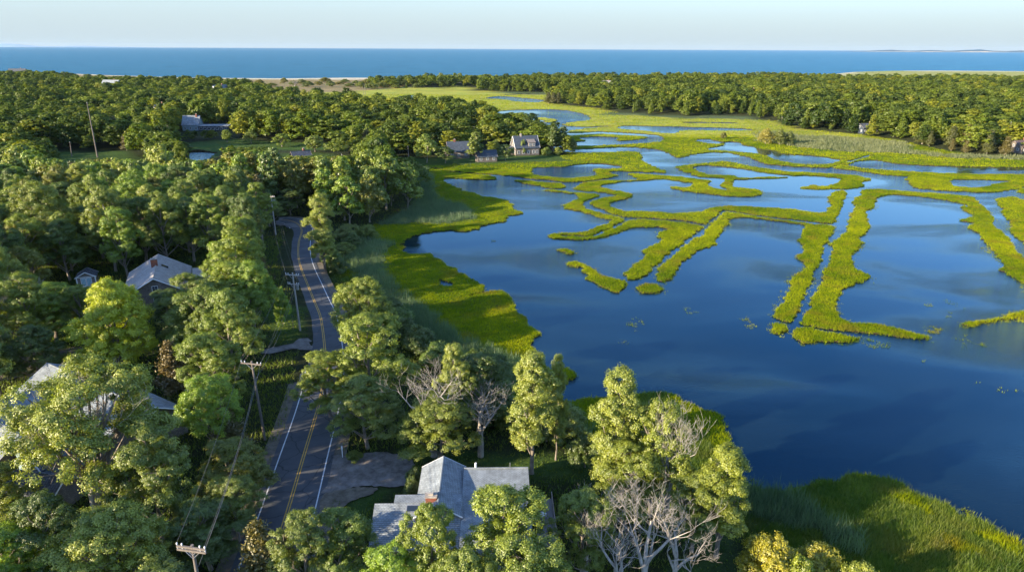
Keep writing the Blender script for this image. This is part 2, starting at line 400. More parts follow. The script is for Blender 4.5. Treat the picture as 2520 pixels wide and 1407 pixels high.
# ------------------------------------------------------------------ the shore, the creeks and the islands (traced, then laid on the ground)
LAGOON = W(
    R9([(2515, 1220)]) + [(2700, 1440)]) + [(150, 40), (420, 60), (520, 330)] + W([(3300, 430)]) + W(
    R3([(2700, 1090), (2515, 1130), (2400, 1155), (2300, 1170), (2230, 1175), (2150, 1172), (2050, 1165), (1950, 1162), (1850, 1155), (1740, 1145), (1700, 1130),
        (1685, 1110), (1662, 1080), (1668, 1062), (1700, 1056), (1650, 1054), (1550, 1050), (1450, 1040), (1350, 1025), (1250, 1012), (1140, 1000), (1112, 990),
        (1160, 974), (1260, 945), (1410, 899), (1408, 893), (1300, 920), (1160, 965), (1110, 982), (1060, 993), (1020, 995), (920, 990), (820, 985), (720, 978), (640, 970),
        (580, 955), (520, 930), (460, 910), (400, 895), (330, 882), (250, 880), (160, 885), (80, 895), (30, 905), (0, 918)]) +
    R2([(2515, 920), (2470, 918), (2440, 900), (2400, 880), (2330, 860), (2250, 850), (2150, 843), (2050, 840), (1950, 845), (1850, 853), (1750, 858), (1670, 860), (1610, 852),
        (1605, 842), (1670, 835), (1840, 834), (1900, 832), (2000, 828), (2100, 822), (2200, 815), (2300, 808), (2362, 800), (2382, 785), (2370, 765), (2330, 755),
        (2250, 745), (2150, 738), (2050, 735), (1930, 728), (1830, 730), (1720, 737), (1655, 735), (1700, 722), (1800, 707), (1880, 700), (1960, 694), (2020, 689),
        (1960, 686), (1860, 692), (1800, 694), (1720, 690), (1660, 684), (1648, 675), (1680, 663), (1740, 655), (1800, 650), (1838, 637), (1830, 617), (1780, 599), (1720, 583),
        (1640, 571), (1560, 567), (1430, 566), (1330, 568), (1230, 572), (1160, 578), (1090, 572), (1000, 553), (960, 556), (1040, 585), (1150, 605), (1210, 640), (1300, 670),
        (1400, 690), (1440, 720), (1480, 745), (1540, 765), (1560, 800), (1550, 835), (1580, 865), (1660, 880), (1720, 882), (1850, 885), (1960, 880), (2060, 876), (2170, 880),
        (2205, 895), (2210, 910), (2195, 925), (2235, 955), (2290, 980), (2345, 1005), (2387, 1020), (2370, 1028), (2200, 1022), (2120, 1020), (1985, 1018), (1965, 1027),
        (1985, 1040), (2018, 1052), (1990, 1065), (1930, 1075), (1860, 1083), (1780, 1093), (1700, 1098), (1620, 1095), (1500, 1080), (1370, 1070), (1250, 1052),
        (1160, 1044), (1100, 1040), (950, 1030), (800, 1013), (630, 986), (630, 992), (800, 1023), (950, 1042), (1090, 1052), (1130, 1064), (1130, 1080), (1060, 1083), (980, 1078),
        (850, 1070), (745, 1072), (760, 1100), (800, 1120), (850, 1140), (880, 1150), (885, 1165), (920, 1172), (980, 1185), (1040, 1203), (1110, 1215), (1180, 1228),
        (1225, 1245), (1255, 1270), (1260, 1295), (1300, 1310)]) +
    R5([(1320, 68), (1280, 82), (1230, 85), (1215, 105), (1190, 130), (1130, 140), (1060, 150), (1020, 175), (960, 190), (880, 200), (800, 195), (720, 198), (640, 210),
        (560, 230), (500, 250), (455, 275), (440, 305), (450, 330), (455, 360), (480, 370), (560, 368), (640, 375), (690, 390), (700, 405), (740, 430), (780, 455),
        (840, 480), (845, 505), (900, 520), (960, 555), (1010, 585), (1040, 605), (1045, 635), (1000, 655), (950, 670), (905, 675), (920, 682), (990, 674), (1050, 657),
        (1110, 640), (1170, 643), (1215, 655), (1240, 680), (1240, 700), (1278, 735), (1270, 755), (1260, 760), (1300, 800), (1340, 840), (1370, 880), (1410, 920),
        (1455, 955), (1455, 970), (1420, 985), (1395, 1000), (1390, 1030), (1420, 1100), (1480, 1180), (1560, 1230), (1640, 1212), (1690, 1230), (1715, 1258), (1700, 1275), (1650, 1300),
        (1610, 1325), (1560, 1370)]) +
    R8([(1500, 160), (1540, 185), (1610, 175), (1700, 150), (1800, 130), (1950, 120), (2150, 90), (2380, 85), (2480, 110)]) +
    R9([(0, 145), (60, 165), (150, 205), (250, 230), (285, 270), (300, 330), (340, 420), (380, 520), (400, 620), (400, 700), (430, 745), (480, 765), (560, 785), (650, 800), (740, 805), (800, 790),
        (880, 770), (940, 755), (1000, 720), (1060, 715), (1120, 730), (1170, 740), (1200, 700), (1260, 680), (1340, 690), (1440, 705), (1550, 718), (1620, 740), (1655, 780),
        (1665, 815), (1720, 830), (1800, 860), (1880, 880), (1940, 900), (1990, 940), (2030, 985), (2080, 1000), (2160, 995), (2230, 1030), (2300, 1070), (2340, 1110),
        (2400, 1150), (2470, 1170)]))

POOLS = [W(p) for p in (
    R2([(1405, 1000), (1440, 990), (1500, 992), (1560, 988), (1650, 985), (1700, 975), (1800, 965), (1900, 962), (1980, 970), (2050, 980), (2082, 990), (2060, 1000), (1950, 1003),
        (1870, 1005), (1862, 1015), (1890, 1035), (1880, 1052), (1820, 1062), (1740, 1070), (1660, 1073), (1580, 1068), (1500, 1060), (1430, 1050), (1400, 1035)]),
    R5([(700, 558), (760, 563), (820, 578), (825, 595), (800, 612), (760, 610), (735, 600), (725, 580)]),
    R3([(85, 790), (130, 783), (200, 785), (270, 800), (300, 805), (380, 803), (440, 815), (450, 830), (520, 838), (560, 855), (600, 862), (680, 870), (730, 890), (780, 895),
        (860, 900), (950, 905), (1050, 915), (1100, 925), (1155, 932), (1160, 945), (1120, 960), (1060, 970), (980, 973), (900, 970), (800, 960), (720, 945), (660, 930), (630, 912),
        (560, 895), (500, 885), (400, 878), (300, 870), (200, 865), (175, 855), (210, 845), (280, 835), (300, 815), (240, 820), (150, 810), (100, 800)]),
    R2([(2025, 697), (2060, 688), (2150, 685), (2300, 689), (2515, 693)]) + R3([(100, 697), (250, 700), (400, 705), (500, 712), (545, 717), (500, 721), (400, 722), (250, 722), (100, 720), (0, 722)]) +
    R2([(2500, 722), (2450, 742), (2350, 740), (2250, 725), (2150, 718), (2060, 710)]),
    R3([(1218, 978), (1222, 968), (1300, 945), (1380, 938), (1480, 945), (1550, 960), (1650, 970), (1800, 978), (1950, 982), (2100, 985), (2300, 990), (2515, 990), (2800, 990), (2800, 1045),
        (2515, 1045), (2300, 1042), (2200, 1045), (2100, 1040), (1900, 1035), (1700, 1025), (1500, 1012), (1400, 1005), (1280, 992)]),
    R3([(1960, 1095), (2000, 1083), (2100, 1080), (2250, 1082), (2380, 1088), (2430, 1092), (2390, 1105), (2330, 1112), (2280, 1120), (2280, 1130), (2200, 1140), (2080, 1138), (2010, 1132), (1975, 1115)]),
    R2([(1060, 485), (1120, 472), (1200, 470), (1300, 478), (1400, 488), (1490, 498), (1490, 512), (1400, 515), (1300, 510), (1220, 498), (1150, 490)]),
    R2([(425, 474), (480, 466), (560, 458), (600, 458), (560, 465), (500, 490), (440, 485)]),
    R2([(1170, 462), (1230, 455), (1330, 452), (1480, 453), (1330, 456), (1240, 460)]),
    R3([(0, 660), (100, 658), (200, 660), (410, 664), (415, 669), (300, 670), (150, 668), (0, 667)]),
    R1([(1390, 880), (1450, 872), (1520, 878), (1600, 885), (1570, 905), (1545, 935), (1500, 950), (1440, 960), (1400, 935)]),
)]

ISLANDS = [W(p) for p in (
    R2([(1580, 770), (1640, 765), (1720, 757), (1800, 750), (1900, 745), (2000, 750), (2100, 757), (2180, 760), (2240, 765), (2247, 775), (2200, 785), (2120, 795), (2060, 797), (2030, 790),
        (2045, 780), (2030, 772), (1960, 767), (1880, 765), (1800, 770), (1750, 775), (1775, 788), (1800, 797), (1740, 803), (1660, 805), (1600, 800)]),
    R2([(1195, 612), (1230, 605), (1300, 600), (1310, 605), (1270, 611), (1210, 617)]),
    R2([(1430, 630), (1480, 625), (1530, 632), (1578, 640), (1582, 652), (1540, 660), (1500, 660), (1490, 645), (1445, 640)]),
    R2([(1440, 690), (1480, 688), (1500, 700), (1550, 703), (1557, 715), (1530, 722), (1460, 722), (1440, 712)]),
    R2([(1265, 1090), (1330, 1087), (1400, 1092), (1450, 1098), (1550, 1105), (1620, 1110), (1650, 1125), (1640, 1140), (1580, 1147), (1500, 1138), (1460, 1125), (1380, 1115), (1300, 1100)]),
    # serpentine strip with the hooked foot and the long left arm
    R2([(1490, 1158), (1560, 1158), (1640, 1165), (1720, 1178), (1800, 1180), (1890, 1188), (1900, 1200), (1860, 1217), (1800, 1237), (1780, 1258), (1790, 1285), (1840, 1308), (1920, 1328),
        (2000, 1347), (2060, 1362), (2085, 1382)]) +
    R5([(2070, 130), (2020, 155), (1960, 187), (1900, 213), (1840, 233), (1760, 235), (1680, 230), (1615, 228), (1612, 236), (1700, 243), (1780, 245), (1850, 242), (1920, 222), (1980, 192),
        (2060, 157), (2110, 133), (2160, 122), (2220, 118), (2330, 124), (2515, 138)]) +
    R6([(0, 138), (60, 146), (110, 160), (145, 174), (140, 184), (100, 212), (60, 240), (30, 265), (0, 293)]) +
    R5([(2480, 323), (2430, 352), (2390, 378), (2370, 412), (2330, 442), (2290, 462), (2285, 490), (2250, 525), (2180, 558), (2130, 560), (2095, 540), (2090, 515), (2110, 485), (2150, 460),
        (2180, 430), (2220, 400), (2250, 370), (2215, 355), (2250, 330), (2300, 305), (2360, 275), (2370, 260), (2335, 240), (2350, 215), (2395, 195), (2370, 180), (2300, 168), (2220, 170),
        (2150, 175), (2080, 195), (2000, 225), (1920, 250), (1840, 262), (1780, 266), (1700, 262), (1620, 262), (1560, 252), (1520, 240), (1560, 225), (1640, 217), (1740, 213), (1830, 193),
        (1900, 165), (1960, 145), (1995, 125), (1960, 110), (1900, 95), (1820, 75), (1740, 50), (1655, 35)]) +
    R2([(1640, 1283), (1650, 1265), (1690, 1245), (1735, 1230), (1745, 1210), (1720, 1190), (1640, 1177), (1560, 1170), (1490, 1163)]),
    # the large looping dyke
    R2([(2460, 990), (2490, 980), (2515, 977)]) +
    R3([(40, 973), (100, 966), (180, 960), (260, 953), (300, 947), (350, 950), (400, 965), (480, 980), (600, 998), (720, 1015), (820, 1025), (950, 1030), (1100, 1040), (1200, 1045), (1300, 1055),
        (1350, 1068), (1395, 1080), (1340, 1090), (1310, 1100), (1330, 1112), (1330, 1125), (1290, 1138), (1200, 1148), (1100, 1150), (1000, 1150), (930, 1148), (870, 1140), (930, 1130), (970, 1122),
        (1000, 1132), (1060, 1130), (1110, 1115), (1150, 1095), (1180, 1080), (1150, 1068), (1050, 1058), (950, 1052), (820, 1050), (700, 1040), (600, 1028), (480, 1010), (400, 997), (300, 985),
        (200, 978), (130, 980), (80, 992), (100, 1010), (140, 1030), (200, 1045), (300, 1050), (370, 1055), (420, 1068), (500, 1068), (560, 1062), (640, 1062), (700, 1062), (770, 1063), (700, 1069),
        (560, 1075), (450, 1078), (380, 1080), (370, 1100), (365, 1125), (400, 1140), (500, 1150), (560, 1160), (583, 1180), (540, 1195), (450, 1205), (380, 1205), (300, 1198), (200, 1185),
        (100, 1175), (0, 1160)]) +
    R2([(2420, 1142), (2460, 1136)]) + R3([(0, 1140), (50, 1130), (80, 1112), (60, 1102), (0, 1097)]) +
    R2([(2450, 1085), (2380, 1078), (2300, 1078), (2220, 1085), (2100, 1092), (2000, 1108), (1920, 1118), (1900, 1130), (1930, 1145), (2000, 1160), (2080, 1170), (2140, 1190), (2155, 1200),
        (2100, 1220), (2020, 1240), (1970, 1262), (2010, 1290), (2080, 1312), (2130, 1317), (2250, 1315), (2400, 1325), (2515, 1328)]) +
    R3([(80, 1322), (140, 1315), (190, 1300), (230, 1285), (290, 1278), (350, 1273), (450, 1278), (600, 1285), (750, 1295), (850, 1308), (950, 1320), (1000, 1325), (1040, 1318), (1080, 1290),
        (1098, 1270), (1080, 1240), (1085, 1210), (1110, 1180), (1150, 1162), (1190, 1160), (1205, 1180), (1190, 1220), (1175, 1270), (1155, 1320), (1130, 1360)]) +
    R6([(1120, 128), (1090, 145), (1020, 138), (900, 122), (800, 112), (700, 100), (560, 84), (450, 66), (370, 53), (318, 47), (290, 58), (250, 83), (200, 121), (160, 150), (140, 148), (60, 130), (0, 122)]) +
    R5([(2400, 114), (2300, 107), (2200, 103), (2105, 98), (2020, 80), (1960, 55), (1900, 35), (1850, 10)]) +
    R2([(1838, 1252), (1850, 1240), (1920, 1215), (2010, 1205), (2030, 1195), (2000, 1185), (1900, 1170), (1800, 1163), (1730, 1155), (1725, 1140), (1760, 1115), (1830, 1100), (1920, 1090),
        (2030, 1087), (2130, 1092), (2180, 1080), (2175, 1065), (2130, 1050), (2110, 1040), (2140, 1035), (2220, 1040), (2300, 1048), (2400, 1054), (2515, 1062)]) +
    R3([(100, 1078), (180, 1085), (205, 1097), (180, 1110), (220, 1140), (280, 1155), (340, 1165), (350, 1160), (310, 1140), (270, 1122), (300, 1110), (310, 1090), (300, 1072), (250, 1065),
        (130, 1060), (40, 1030), (0, 1020)]) + R2([(2490, 1005)]),
    # second arm
    R6([(320, 60), (292, 78), (255, 108), (220, 148), (170, 193), (150, 235), (80, 262), (0, 322)]) +
    R5([(2480, 350), (2450, 385), (2400, 420), (2350, 460), (2330, 500), (2325, 540), (2340, 565), (2400, 570), (2440, 540), (2470, 500), (2490, 460), (2515, 430)]) +
    R6([(40, 400), (90, 365), (140, 335), (200, 310), (250, 295), (240, 265), (290, 215), (300, 180), (345, 140), (340, 115), (370, 106), (500, 103), (600, 115), (700, 125), (800, 140), (880, 155),
        (905, 180), (870, 220), (885, 240), (850, 270), (890, 300), (880, 330), (900, 355), (820, 385), (860, 410), (910, 450), (900, 480), (850, 510), (790, 555), (800, 600), (770, 660),
        (740, 720), (690, 780), (675, 820), (710, 850), (750, 870), (800, 872), (825, 850), (850, 810), (870, 740), (890, 690), (920, 620), (960, 550), (965, 490), (1000, 460), (1015, 420),
        (1020, 370), (1040, 330), (1030, 295), (1075, 278), (1085, 240), (1120, 187), (1100, 168), (1050, 156), (940, 148), (840, 134), (740, 121), (620, 105), (500, 89), (400, 71)]),
    # tall right-hand arm with the long foot
    R3([(1330, 1155), (1400, 1152), (1500, 1158), (1650, 1168), (1800, 1180), (1950, 1190), (2100, 1205), (2150, 1215), (2180, 1250), (2230, 1290), (2255, 1350)]) +
    R6([(2240, 50), (2290, 120), (2285, 155), (2330, 190), (2400, 250), (2440, 320), (2515, 400), (2700, 540), (2900, 720), (2900, 820), (2700, 690), (2515, 590), (2450, 550), (2370, 500), (2320, 490),
        (2380, 460), (2330, 400), (2280, 330), (2200, 250), (2190, 220), (2110, 180), (2120, 155), (2150, 140), (2035, 125), (2130, 95), (2140, 80), (2070, 45), (2080, 12)]) +
    R3([(2080, 1290), (2100, 1265), (2000, 1245), (1850, 1215), (1700, 1200), (1550, 1192), (1480, 1195), (1430, 1220), (1410, 1270)]) +
    R6([(1425, 20), (1350, 60), (1380, 150), (1370, 190), (1300, 260), (1335, 290), (1260, 370), (1255, 450), (1330, 510), (1390, 525), (1300, 580), (1210, 620), (1160, 680), (1130, 750), (1150, 820),
        (1200, 860), (1300, 875), (1450, 885), (1560, 910), (1650, 935), (1750, 960), (1830, 990), (1780, 1000), (1680, 985), (1580, 975), (1450, 960), (1350, 948), (1200, 935), (1100, 925),
        (1000, 910), (900, 893), (868, 875), (910, 800), (940, 760), (950, 700), (990, 640), (1030, 570), (1040, 490), (1080, 440), (1095, 370), (1110, 330), (1090, 300), (1150, 250), (1200, 210),
        (1230, 120), (1250, 60), (1280, 20)]) + R3([(1250, 1240), (1320, 1190), (1320, 1165)]),
    R3([(2305, 1225), (2340, 1212), (2430, 1210), (2515, 1235), (2700, 1300)]) + R6([(2800, 200), (2700, 430), (2560, 320), (2515, 290), (2480, 260), (2430, 220), (2400, 180), (2430, 170), (2400, 120), (2370, 80), (2360, 40)]) +
    R3([(2370, 1300), (2320, 1260), (2330, 1240)]),
    R3([(2465, 1170), (2500, 1152), (2600, 1150), (2600, 1185), (2490, 1180)]),
    R5([(1655, 450), (1690, 430), (1760, 432), (1800, 450), (1860, 480), (1900, 510), (1960, 535), (2020, 555), (2080, 560), (2105, 590), (2070, 630), (2030, 655), (1980, 640), (1920, 610),
        (1860, 580), (1800, 550), (1820, 525), (1770, 500), (1780, 475), (1720, 462)]),
    R5([(2180, 620), (2210, 592), (2290, 587), (2350, 600), (2362, 640), (2330, 655), (2250, 655), (2190, 650)]),
    R5([(1590, 340), (1640, 335), (1700, 350), (1730, 365), (1700, 375), (1640, 358)]),
    R6([(820, 940), (850, 915), (900, 908), (1000, 930), (1100, 950), (1200, 970), (1300, 985), (1250, 1010), (1100, 1015), (1000, 1015), (950, 1025), (900, 1030), (850, 1010), (822, 985)]),
    R6([(660, 895), (700, 882), (765, 890), (770, 925), (730, 960), (690, 950), (655, 925)]),
    R6([(2060, 885), (2150, 868), (2280, 850), (2380, 825), (2430, 800), (2515, 790), (2700, 775), (2700, 840), (2515, 850), (2430, 845), (2330, 850), (2200, 880), (2110, 900)]),
)]
# ground left open under sparse growth: tufts standing in shallow water
SPARSE = [(W(p), d) for p, d in (
    (R6([(820, 940), (850, 915), (900, 908), (1000, 930), (1200, 960), (1400, 985), (1570, 1030), (1540, 1060), (1450, 1065), (1250, 1030), (1000, 1035), (900, 1050), (815, 1010)]), 2.0),
    (R6([(620, 890), (700, 872), (780, 885), (775, 935), (740, 980), (690, 965), (630, 930)]), 3.5),
    (R6([(1785, 900), (1850, 893), (1915, 910), (1890, 948), (1820, 948)]), 6.0),
    (R6([(2040, 890), (2150, 858), (2280, 840), (2380, 815), (2430, 785), (2515, 780), (2600, 780), (2600, 870), (2330, 862), (2200, 893), (2110, 920), (2060, 905)]), 3.0),
    (R6([(420, 840), (470, 830), (500, 860), (545, 895), (530, 925), (480, 905), (430, 870)]), 2.5),
    (R6([(0, 770), (50, 762), (110, 790), (90, 815), (30, 800)]), 2.5),
    (R6([(1780, 725), (1840, 722), (1842, 758), (1800, 760)]), 1.0),
    (R6([(1920, 705), (1990, 712), (2060, 750), (2120, 790), (2100, 800), (2030, 770), (1960, 740)]), 0.8),
    (R6([(1945, 800), (1980, 795), (1985, 830), (1950, 830)]), 2.0),
    (R6([(2000, 930), (2080, 935), (2110, 1010), (2080, 1065), (2010, 1030), (1995, 980)]), 0.7),
    (R6([(2140, 990), (2230, 1010), (2240, 1060), (2160, 1050)]), 1.0),
    (R6([(1775, 1150), (1800, 1140), (1830, 1150), (1830, 1172), (1790, 1175)]), 4.0),
    (R6([(2340, 1095), (2362, 1095), (2360, 1118), (2340, 1118)]), 4.0),
    (R6([(2230, 1318), (2300, 1330), (2390, 1360), (2385, 1388), (2320, 1372), (2240, 1340)]), 3.0),
    (R6([(2440, 1350), (2515, 1365), (2515, 1385), (2450, 1370)]), 1.5),
    (R6([(2165, 1305), (2190, 1308), (2188, 1318), (2168, 1315)]), 3.0),
    (R6([(720, 640), (800, 600), (790, 680), (740, 730), (715, 700)]), 1.0),
    (R6([(655, 740), (730, 700), (735, 740), (680, 790)]), 0.8),
    (R6([(760, 560), (800, 540), (830, 500), (850, 500), (800, 560), (770, 590)]), 2.0),
    (R6([(1300, 500), (1390, 515), (1385, 535), (1300, 540)]), 2.5),
    (R6([(2190, 320), (2260, 310), (2330, 390), (2360, 470), (2300, 400)]), 2.0),
    (R6([(1250, 230), (1340, 270), (1330, 320), (1290, 330)]), 2.0),
    (R6([(2480, 600), (2515, 610), (2600, 640), (2600, 680), (2515, 650)]), 2.0),
    (R5([(2110, 845), (2160, 835), (2210, 850), (2230, 890), (2180, 930), (2130, 920), (2105, 880)]), 1.3),
    (R5([(2040, 985), (2070, 975), (2100, 1010), (2130, 1050), (2095, 1060), (2050, 1020)]), 1.2),
    (R5([(1105, 262), (1130, 265), (1140, 280), (1110, 278)]), 2.0),
    (R5([(1650, 425), (1700, 425), (1800, 440), (1790, 470), (1690, 465)]), 1.5),
    (R5([(2330, 560), (2410, 560), (2390, 610), (2350, 600)]), 2.0),
    (R2([(1310, 1150), (1400, 1150), (1500, 1155), (1500, 1165), (1400, 1168), (1330, 1163)]), 1.2),
    (R9([(485, 690), (510, 680), (550, 690), (560, 720), (530, 745), (490, 735)]), 8.0),
    (R9([(2050, 935), (2090, 925), (2140, 950), (2145, 975), (2100, 985), (2060, 965)]), 8.0),
    (R9([(600, 780), (800, 770), (940, 720), (1170, 700), (1200, 680), (1000, 740), (700, 805)]), 1.0),
    (R3([(870, 1137), (1000, 1125), (1000, 1155), (880, 1150)]), 1.0),
)]

UPL_LEFT = [(-2200, 1100)] + W([(0, 194), (110, 198), (200, 205), (300, 209), (450, 213), (600, 219), (640, 228), (740, 262), (850, 270), (973, 280), (1074, 285), (1157, 296), (1240, 315), (1300, 330), (1370, 350), (1400, 365),
                                (1395, 382), (1300, 383), (1150, 392), (1050, 396), (1000, 395), (1000, 420), (1015, 470), (1025, 505), (950, 545), (880, 570), (840, 600), (825, 640), (845, 680),
                                (900, 740), (960, 800), (1040, 860), (1120, 900), (1190, 950), (1250, 1010), (1330, 1060), (1430, 1070), (1530, 1090), (1640, 1150), (1760, 1215), (1820, 1270),
                                (1850, 1340), (1880, 1420)]) + [(20, -200), (-2200, -200)]
UPL_RIGHT = W([(900, 214), (1000, 217), (1160, 214), (1165, 223), (1260, 227), (1390, 229), (1345, 250), (1400, 259), (1475, 268), (1540, 280), (1680, 286), (1830, 284), (1900, 297), (1960, 318),
               (2080, 327), (2200, 343), (2330, 372), (2420, 384), (2520, 384), (3300, 400)]) + [(1900, 700)] + W([(3000, 207), (2500, 206), (2050, 205), (1900, 200), (1700, 201), (1500, 200), (1300, 202), (900, 207)])
REED = [W(p) for p in (
    R3([(540, 735), (680, 735), (880, 760), (1200, 770), (1400, 790), (1640, 810), (1680, 870), (1960, 900), (2515, 890), (2900, 890), (2900, 950), (2515, 940), (2000, 925), (1600, 890), (1400, 880),
        (1200, 880), (900, 850), (700, 820), (560, 800)]),
    R2([(1180, 430), (1640, 440), (1640, 465), (1400, 460), (1200, 448)]),
    R2([(1930, 590), (2200, 600), (2515, 612)]) + R3([(450, 605), (880, 630), (890, 655), (450, 640), (0, 635)]) + R2([(2200, 615), (1930, 605)]),
    R2([(430, 930), (560, 960), (640, 1010), (660, 1080), (680, 1160), (700, 1230), (860, 1260), (980, 1320), (975, 1370), (800, 1410), (500, 1400), (300, 1420), (200, 1350), (400, 1250)]),
    R5([(0, 250), (200, 240), (380, 300), (300, 400), (330, 520), (420, 640), (560, 740), (700, 850), (850, 960), (1000, 1060), (1250, 1150), (1400, 1250), (1500, 1350), (1300, 1400), (700, 1200), (300, 800), (100, 500), (0, 400)]),
    R8([(1560, 190), (1620, 230), (1760, 300), (1900, 380), (1700, 420), (1600, 380), (1450, 300)]),
    R9([(400, 740), (560, 790), (800, 830), (1000, 900), (1050, 1000), (1200, 1080), (1420, 1120), (1480, 1200), (1300, 1260), (900, 1100), (500, 1050), (400, 900)]),
)]
LAWN = [W(p, 2) for p in (
    [(80, 372), (330, 370), (330, 402), (60, 402)], [(455, 350), (560, 342), (860, 352), (860, 368), (560, 368), (470, 394)],
    [(660, 380), (780, 372), (860, 390), (700, 400)],
    [(140, 690), (240, 690), (230, 830), (110, 840), (100, 760)], [(640, 745), (735, 745), (752, 830), (640, 850)],
    [(830, 1195), (925, 1210), (930, 1320), (850, 1290)], [(1040, 1090), (1480, 1090), (1500, 1170), (1300, 1160), (1010, 1130)],
    [(980, 383), (1380, 372), (1400, 388), (1000, 400)], [(1690, 1290), (1830, 1290), (1830, 1430), (1690, 1430)],
    [(1640, 1190), (1800, 1230), (1830, 1290), (1640, 1290)],
)]
DUNE = W([(-1200, 196), (0, 185), (300, 192), (600, 195), (760, 200), (1000, 203), (1020, 214), (850, 226), (760, 228), (600, 222), (300, 205), (0, 199), (-1200, 206)])
SAND_BEACH = W([(-1200, 181), (0, 178), (300, 188), (460, 194), (700, 196), (1050, 196), (1260, 197), (1260, 190), (900, 189), (300, 184), (0, 172), (-1200, 176)])
SPIT_SAND = W(R3([(1080, 285), (1300, 285), (1230, 300), (1180, 335), (1060, 330)]))
SPIT_SAND2 = W(R3([(1500, 283), (2600, 288), (2600, 280), (1500, 276)]))
COAST = W([(-1500, 172), (-400, 174), (0, 177), (150, 181), (300, 187), (460, 192), (700, 194), (850, 192), (1050, 193), (1260, 192), (1500, 191), (1800, 189), (2000, 188), (2040, 186), (2060, 182),
           (2100, 178), (2140, 176.5), (2200, 175), (2300, 174.5), (2520, 176), (2800, 177), (3300, 178)], 0)
MEADOW = W(R9([(-300, -100), (400, 700), (700, 790), (1180, 690), (1640, 730), (1700, 820), (2000, 920), (2300, 1040), (2515, 1190), (2900, 1500), (2900, 2100), (300, 2100), (-300, 1000)]))
GOLDEN = [W(R9(p)) for p in ([(1480, 1090), (1600, 1080), (1670, 1130), (1600, 1150), (1490, 1140)], [(1700, 1120), (1800, 1100), (1870, 1110), (1820, 1150), (1710, 1145)],
                             [(1950, 1220), (2030, 1185), (2080, 1230), (2010, 1270), (1950, 1260)], [(2110, 1210), (2190, 1200), (2240, 1240), (2150, 1260)],
                             [(2200, 1130), (2330, 1120), (2480, 1180), (2540, 1240), (2400, 1230), (2300, 1190)], [(1620, 860), (1700, 850), (1760, 880), (1700, 910), (1630, 900)],
                             [(1190, 870), (1270, 860), (1280, 890), (1200, 900)])]
NOTREE = [W(p, 1.9) for p in (
    [(150, 850), (420, 850), (430, 1060), (150, 1060)],
    [(150, 400), (345, 400), (345, 418), (150, 418)], [(455, 372), (540, 372), (550, 420), (450, 420)], [(540, 364), (870, 364), (860, 380), (560, 380)],
    [(150, 690), (262, 690), (262, 805), (140, 805)], [(320, 690), (480, 690), (480, 835), (330, 835)], [(640, 740), (765, 740), (765, 1060), (660, 1060)],
    [(-40, 860), (200, 860), (260, 1040), (620, 1040), (700, 1100), (660, 1800), (-60, 1800)], [(1090, 380), (1420, 376), (1420, 398), (1090, 402)],
)]


def seg_dist(P, poly):
    """distance of many points to a polyline ring"""
    P = np.asarray(P); A = np.asarray(poly); B = np.roll(A, -1, axis=0)
    best = np.full(len(P), 1e9)
    for a, b in zip(A, B):
        ab = b - a; t = np.clip(((P - a) @ ab) / (ab @ ab + 1e-12), 0, 1)
        d = np.hypot(P[:, 0] - a[0] - t * ab[0], P[:, 1] - a[1] - t * ab[1])
        np.minimum(best, d, out=best)
    return best


def inside(P, poly):
    P = np.asarray(P); A = np.asarray(poly)
    res = np.zeros(len(P), bool)
    bb0 = A.min(0); bb1 = A.max(0)
    idx = np.nonzero((P[:, 0] >= bb0[0]) & (P[:, 0] <= bb1[0]) & (P[:, 1] >= bb0[1]) & (P[:, 1] <= bb1[1]))[0]
    if len(idx) == 0: return res
    x, y = P[idx, 0], P[idx, 1]
    c = np.zeros(len(idx), bool)
    j = len(A) - 1
    for i in range(len(A)):
        xi, yi = A[i]; xj, yj = A[j]
        if yi != yj:
            c ^= ((yi > y) != (yj > y)) & (x < (xj - xi) * (y - yi) / (yj - yi) + xi)
        j = i
    res[idx] = c
    return res


def hill_noise(x, y):
    return (np.sin(x * 0.021 + 1.3) * np.cos(y * 0.017 + 0.4) + 0.5 * np.sin(x * 0.055 + y * 0.043) + 0.3 * np.sin(x * 0.11 - y * 0.09 + 2)) / 1.8


POND = at(495, 387, 0.3)


def gz(P):
    """height of the ground"""
    P = np.atleast_2d(P)[:, :2]
    z = 0.24 + 0.04 * hill_noise(P[:, 0] * 4, P[:, 1] * 4)
    for poly, ramp, top in ((UPL_LEFT, 22.0, 1.5), (UPL_RIGHT, 25.0, 1.3)):
        ins = inside(P, poly)
        if ins.any():
            d = seg_dist(P[ins], poly)
            s = np.clip(d / ramp, 0, 1)
            if poly is UPL_LEFT: s = np.minimum(s, np.clip((np.hypot(P[ins, 0] - POND[0], P[ins, 1] - POND[1]) - 10) / 25, 0, 1))
            s = s * s * (3 - 2 * s)
            z[ins] += s * (top + 0.35 * hill_noise(P[ins, 0], P[ins, 1]))
    return z


def g1(x, y):
    return float(gz(np.array([[x, y]]))[0])


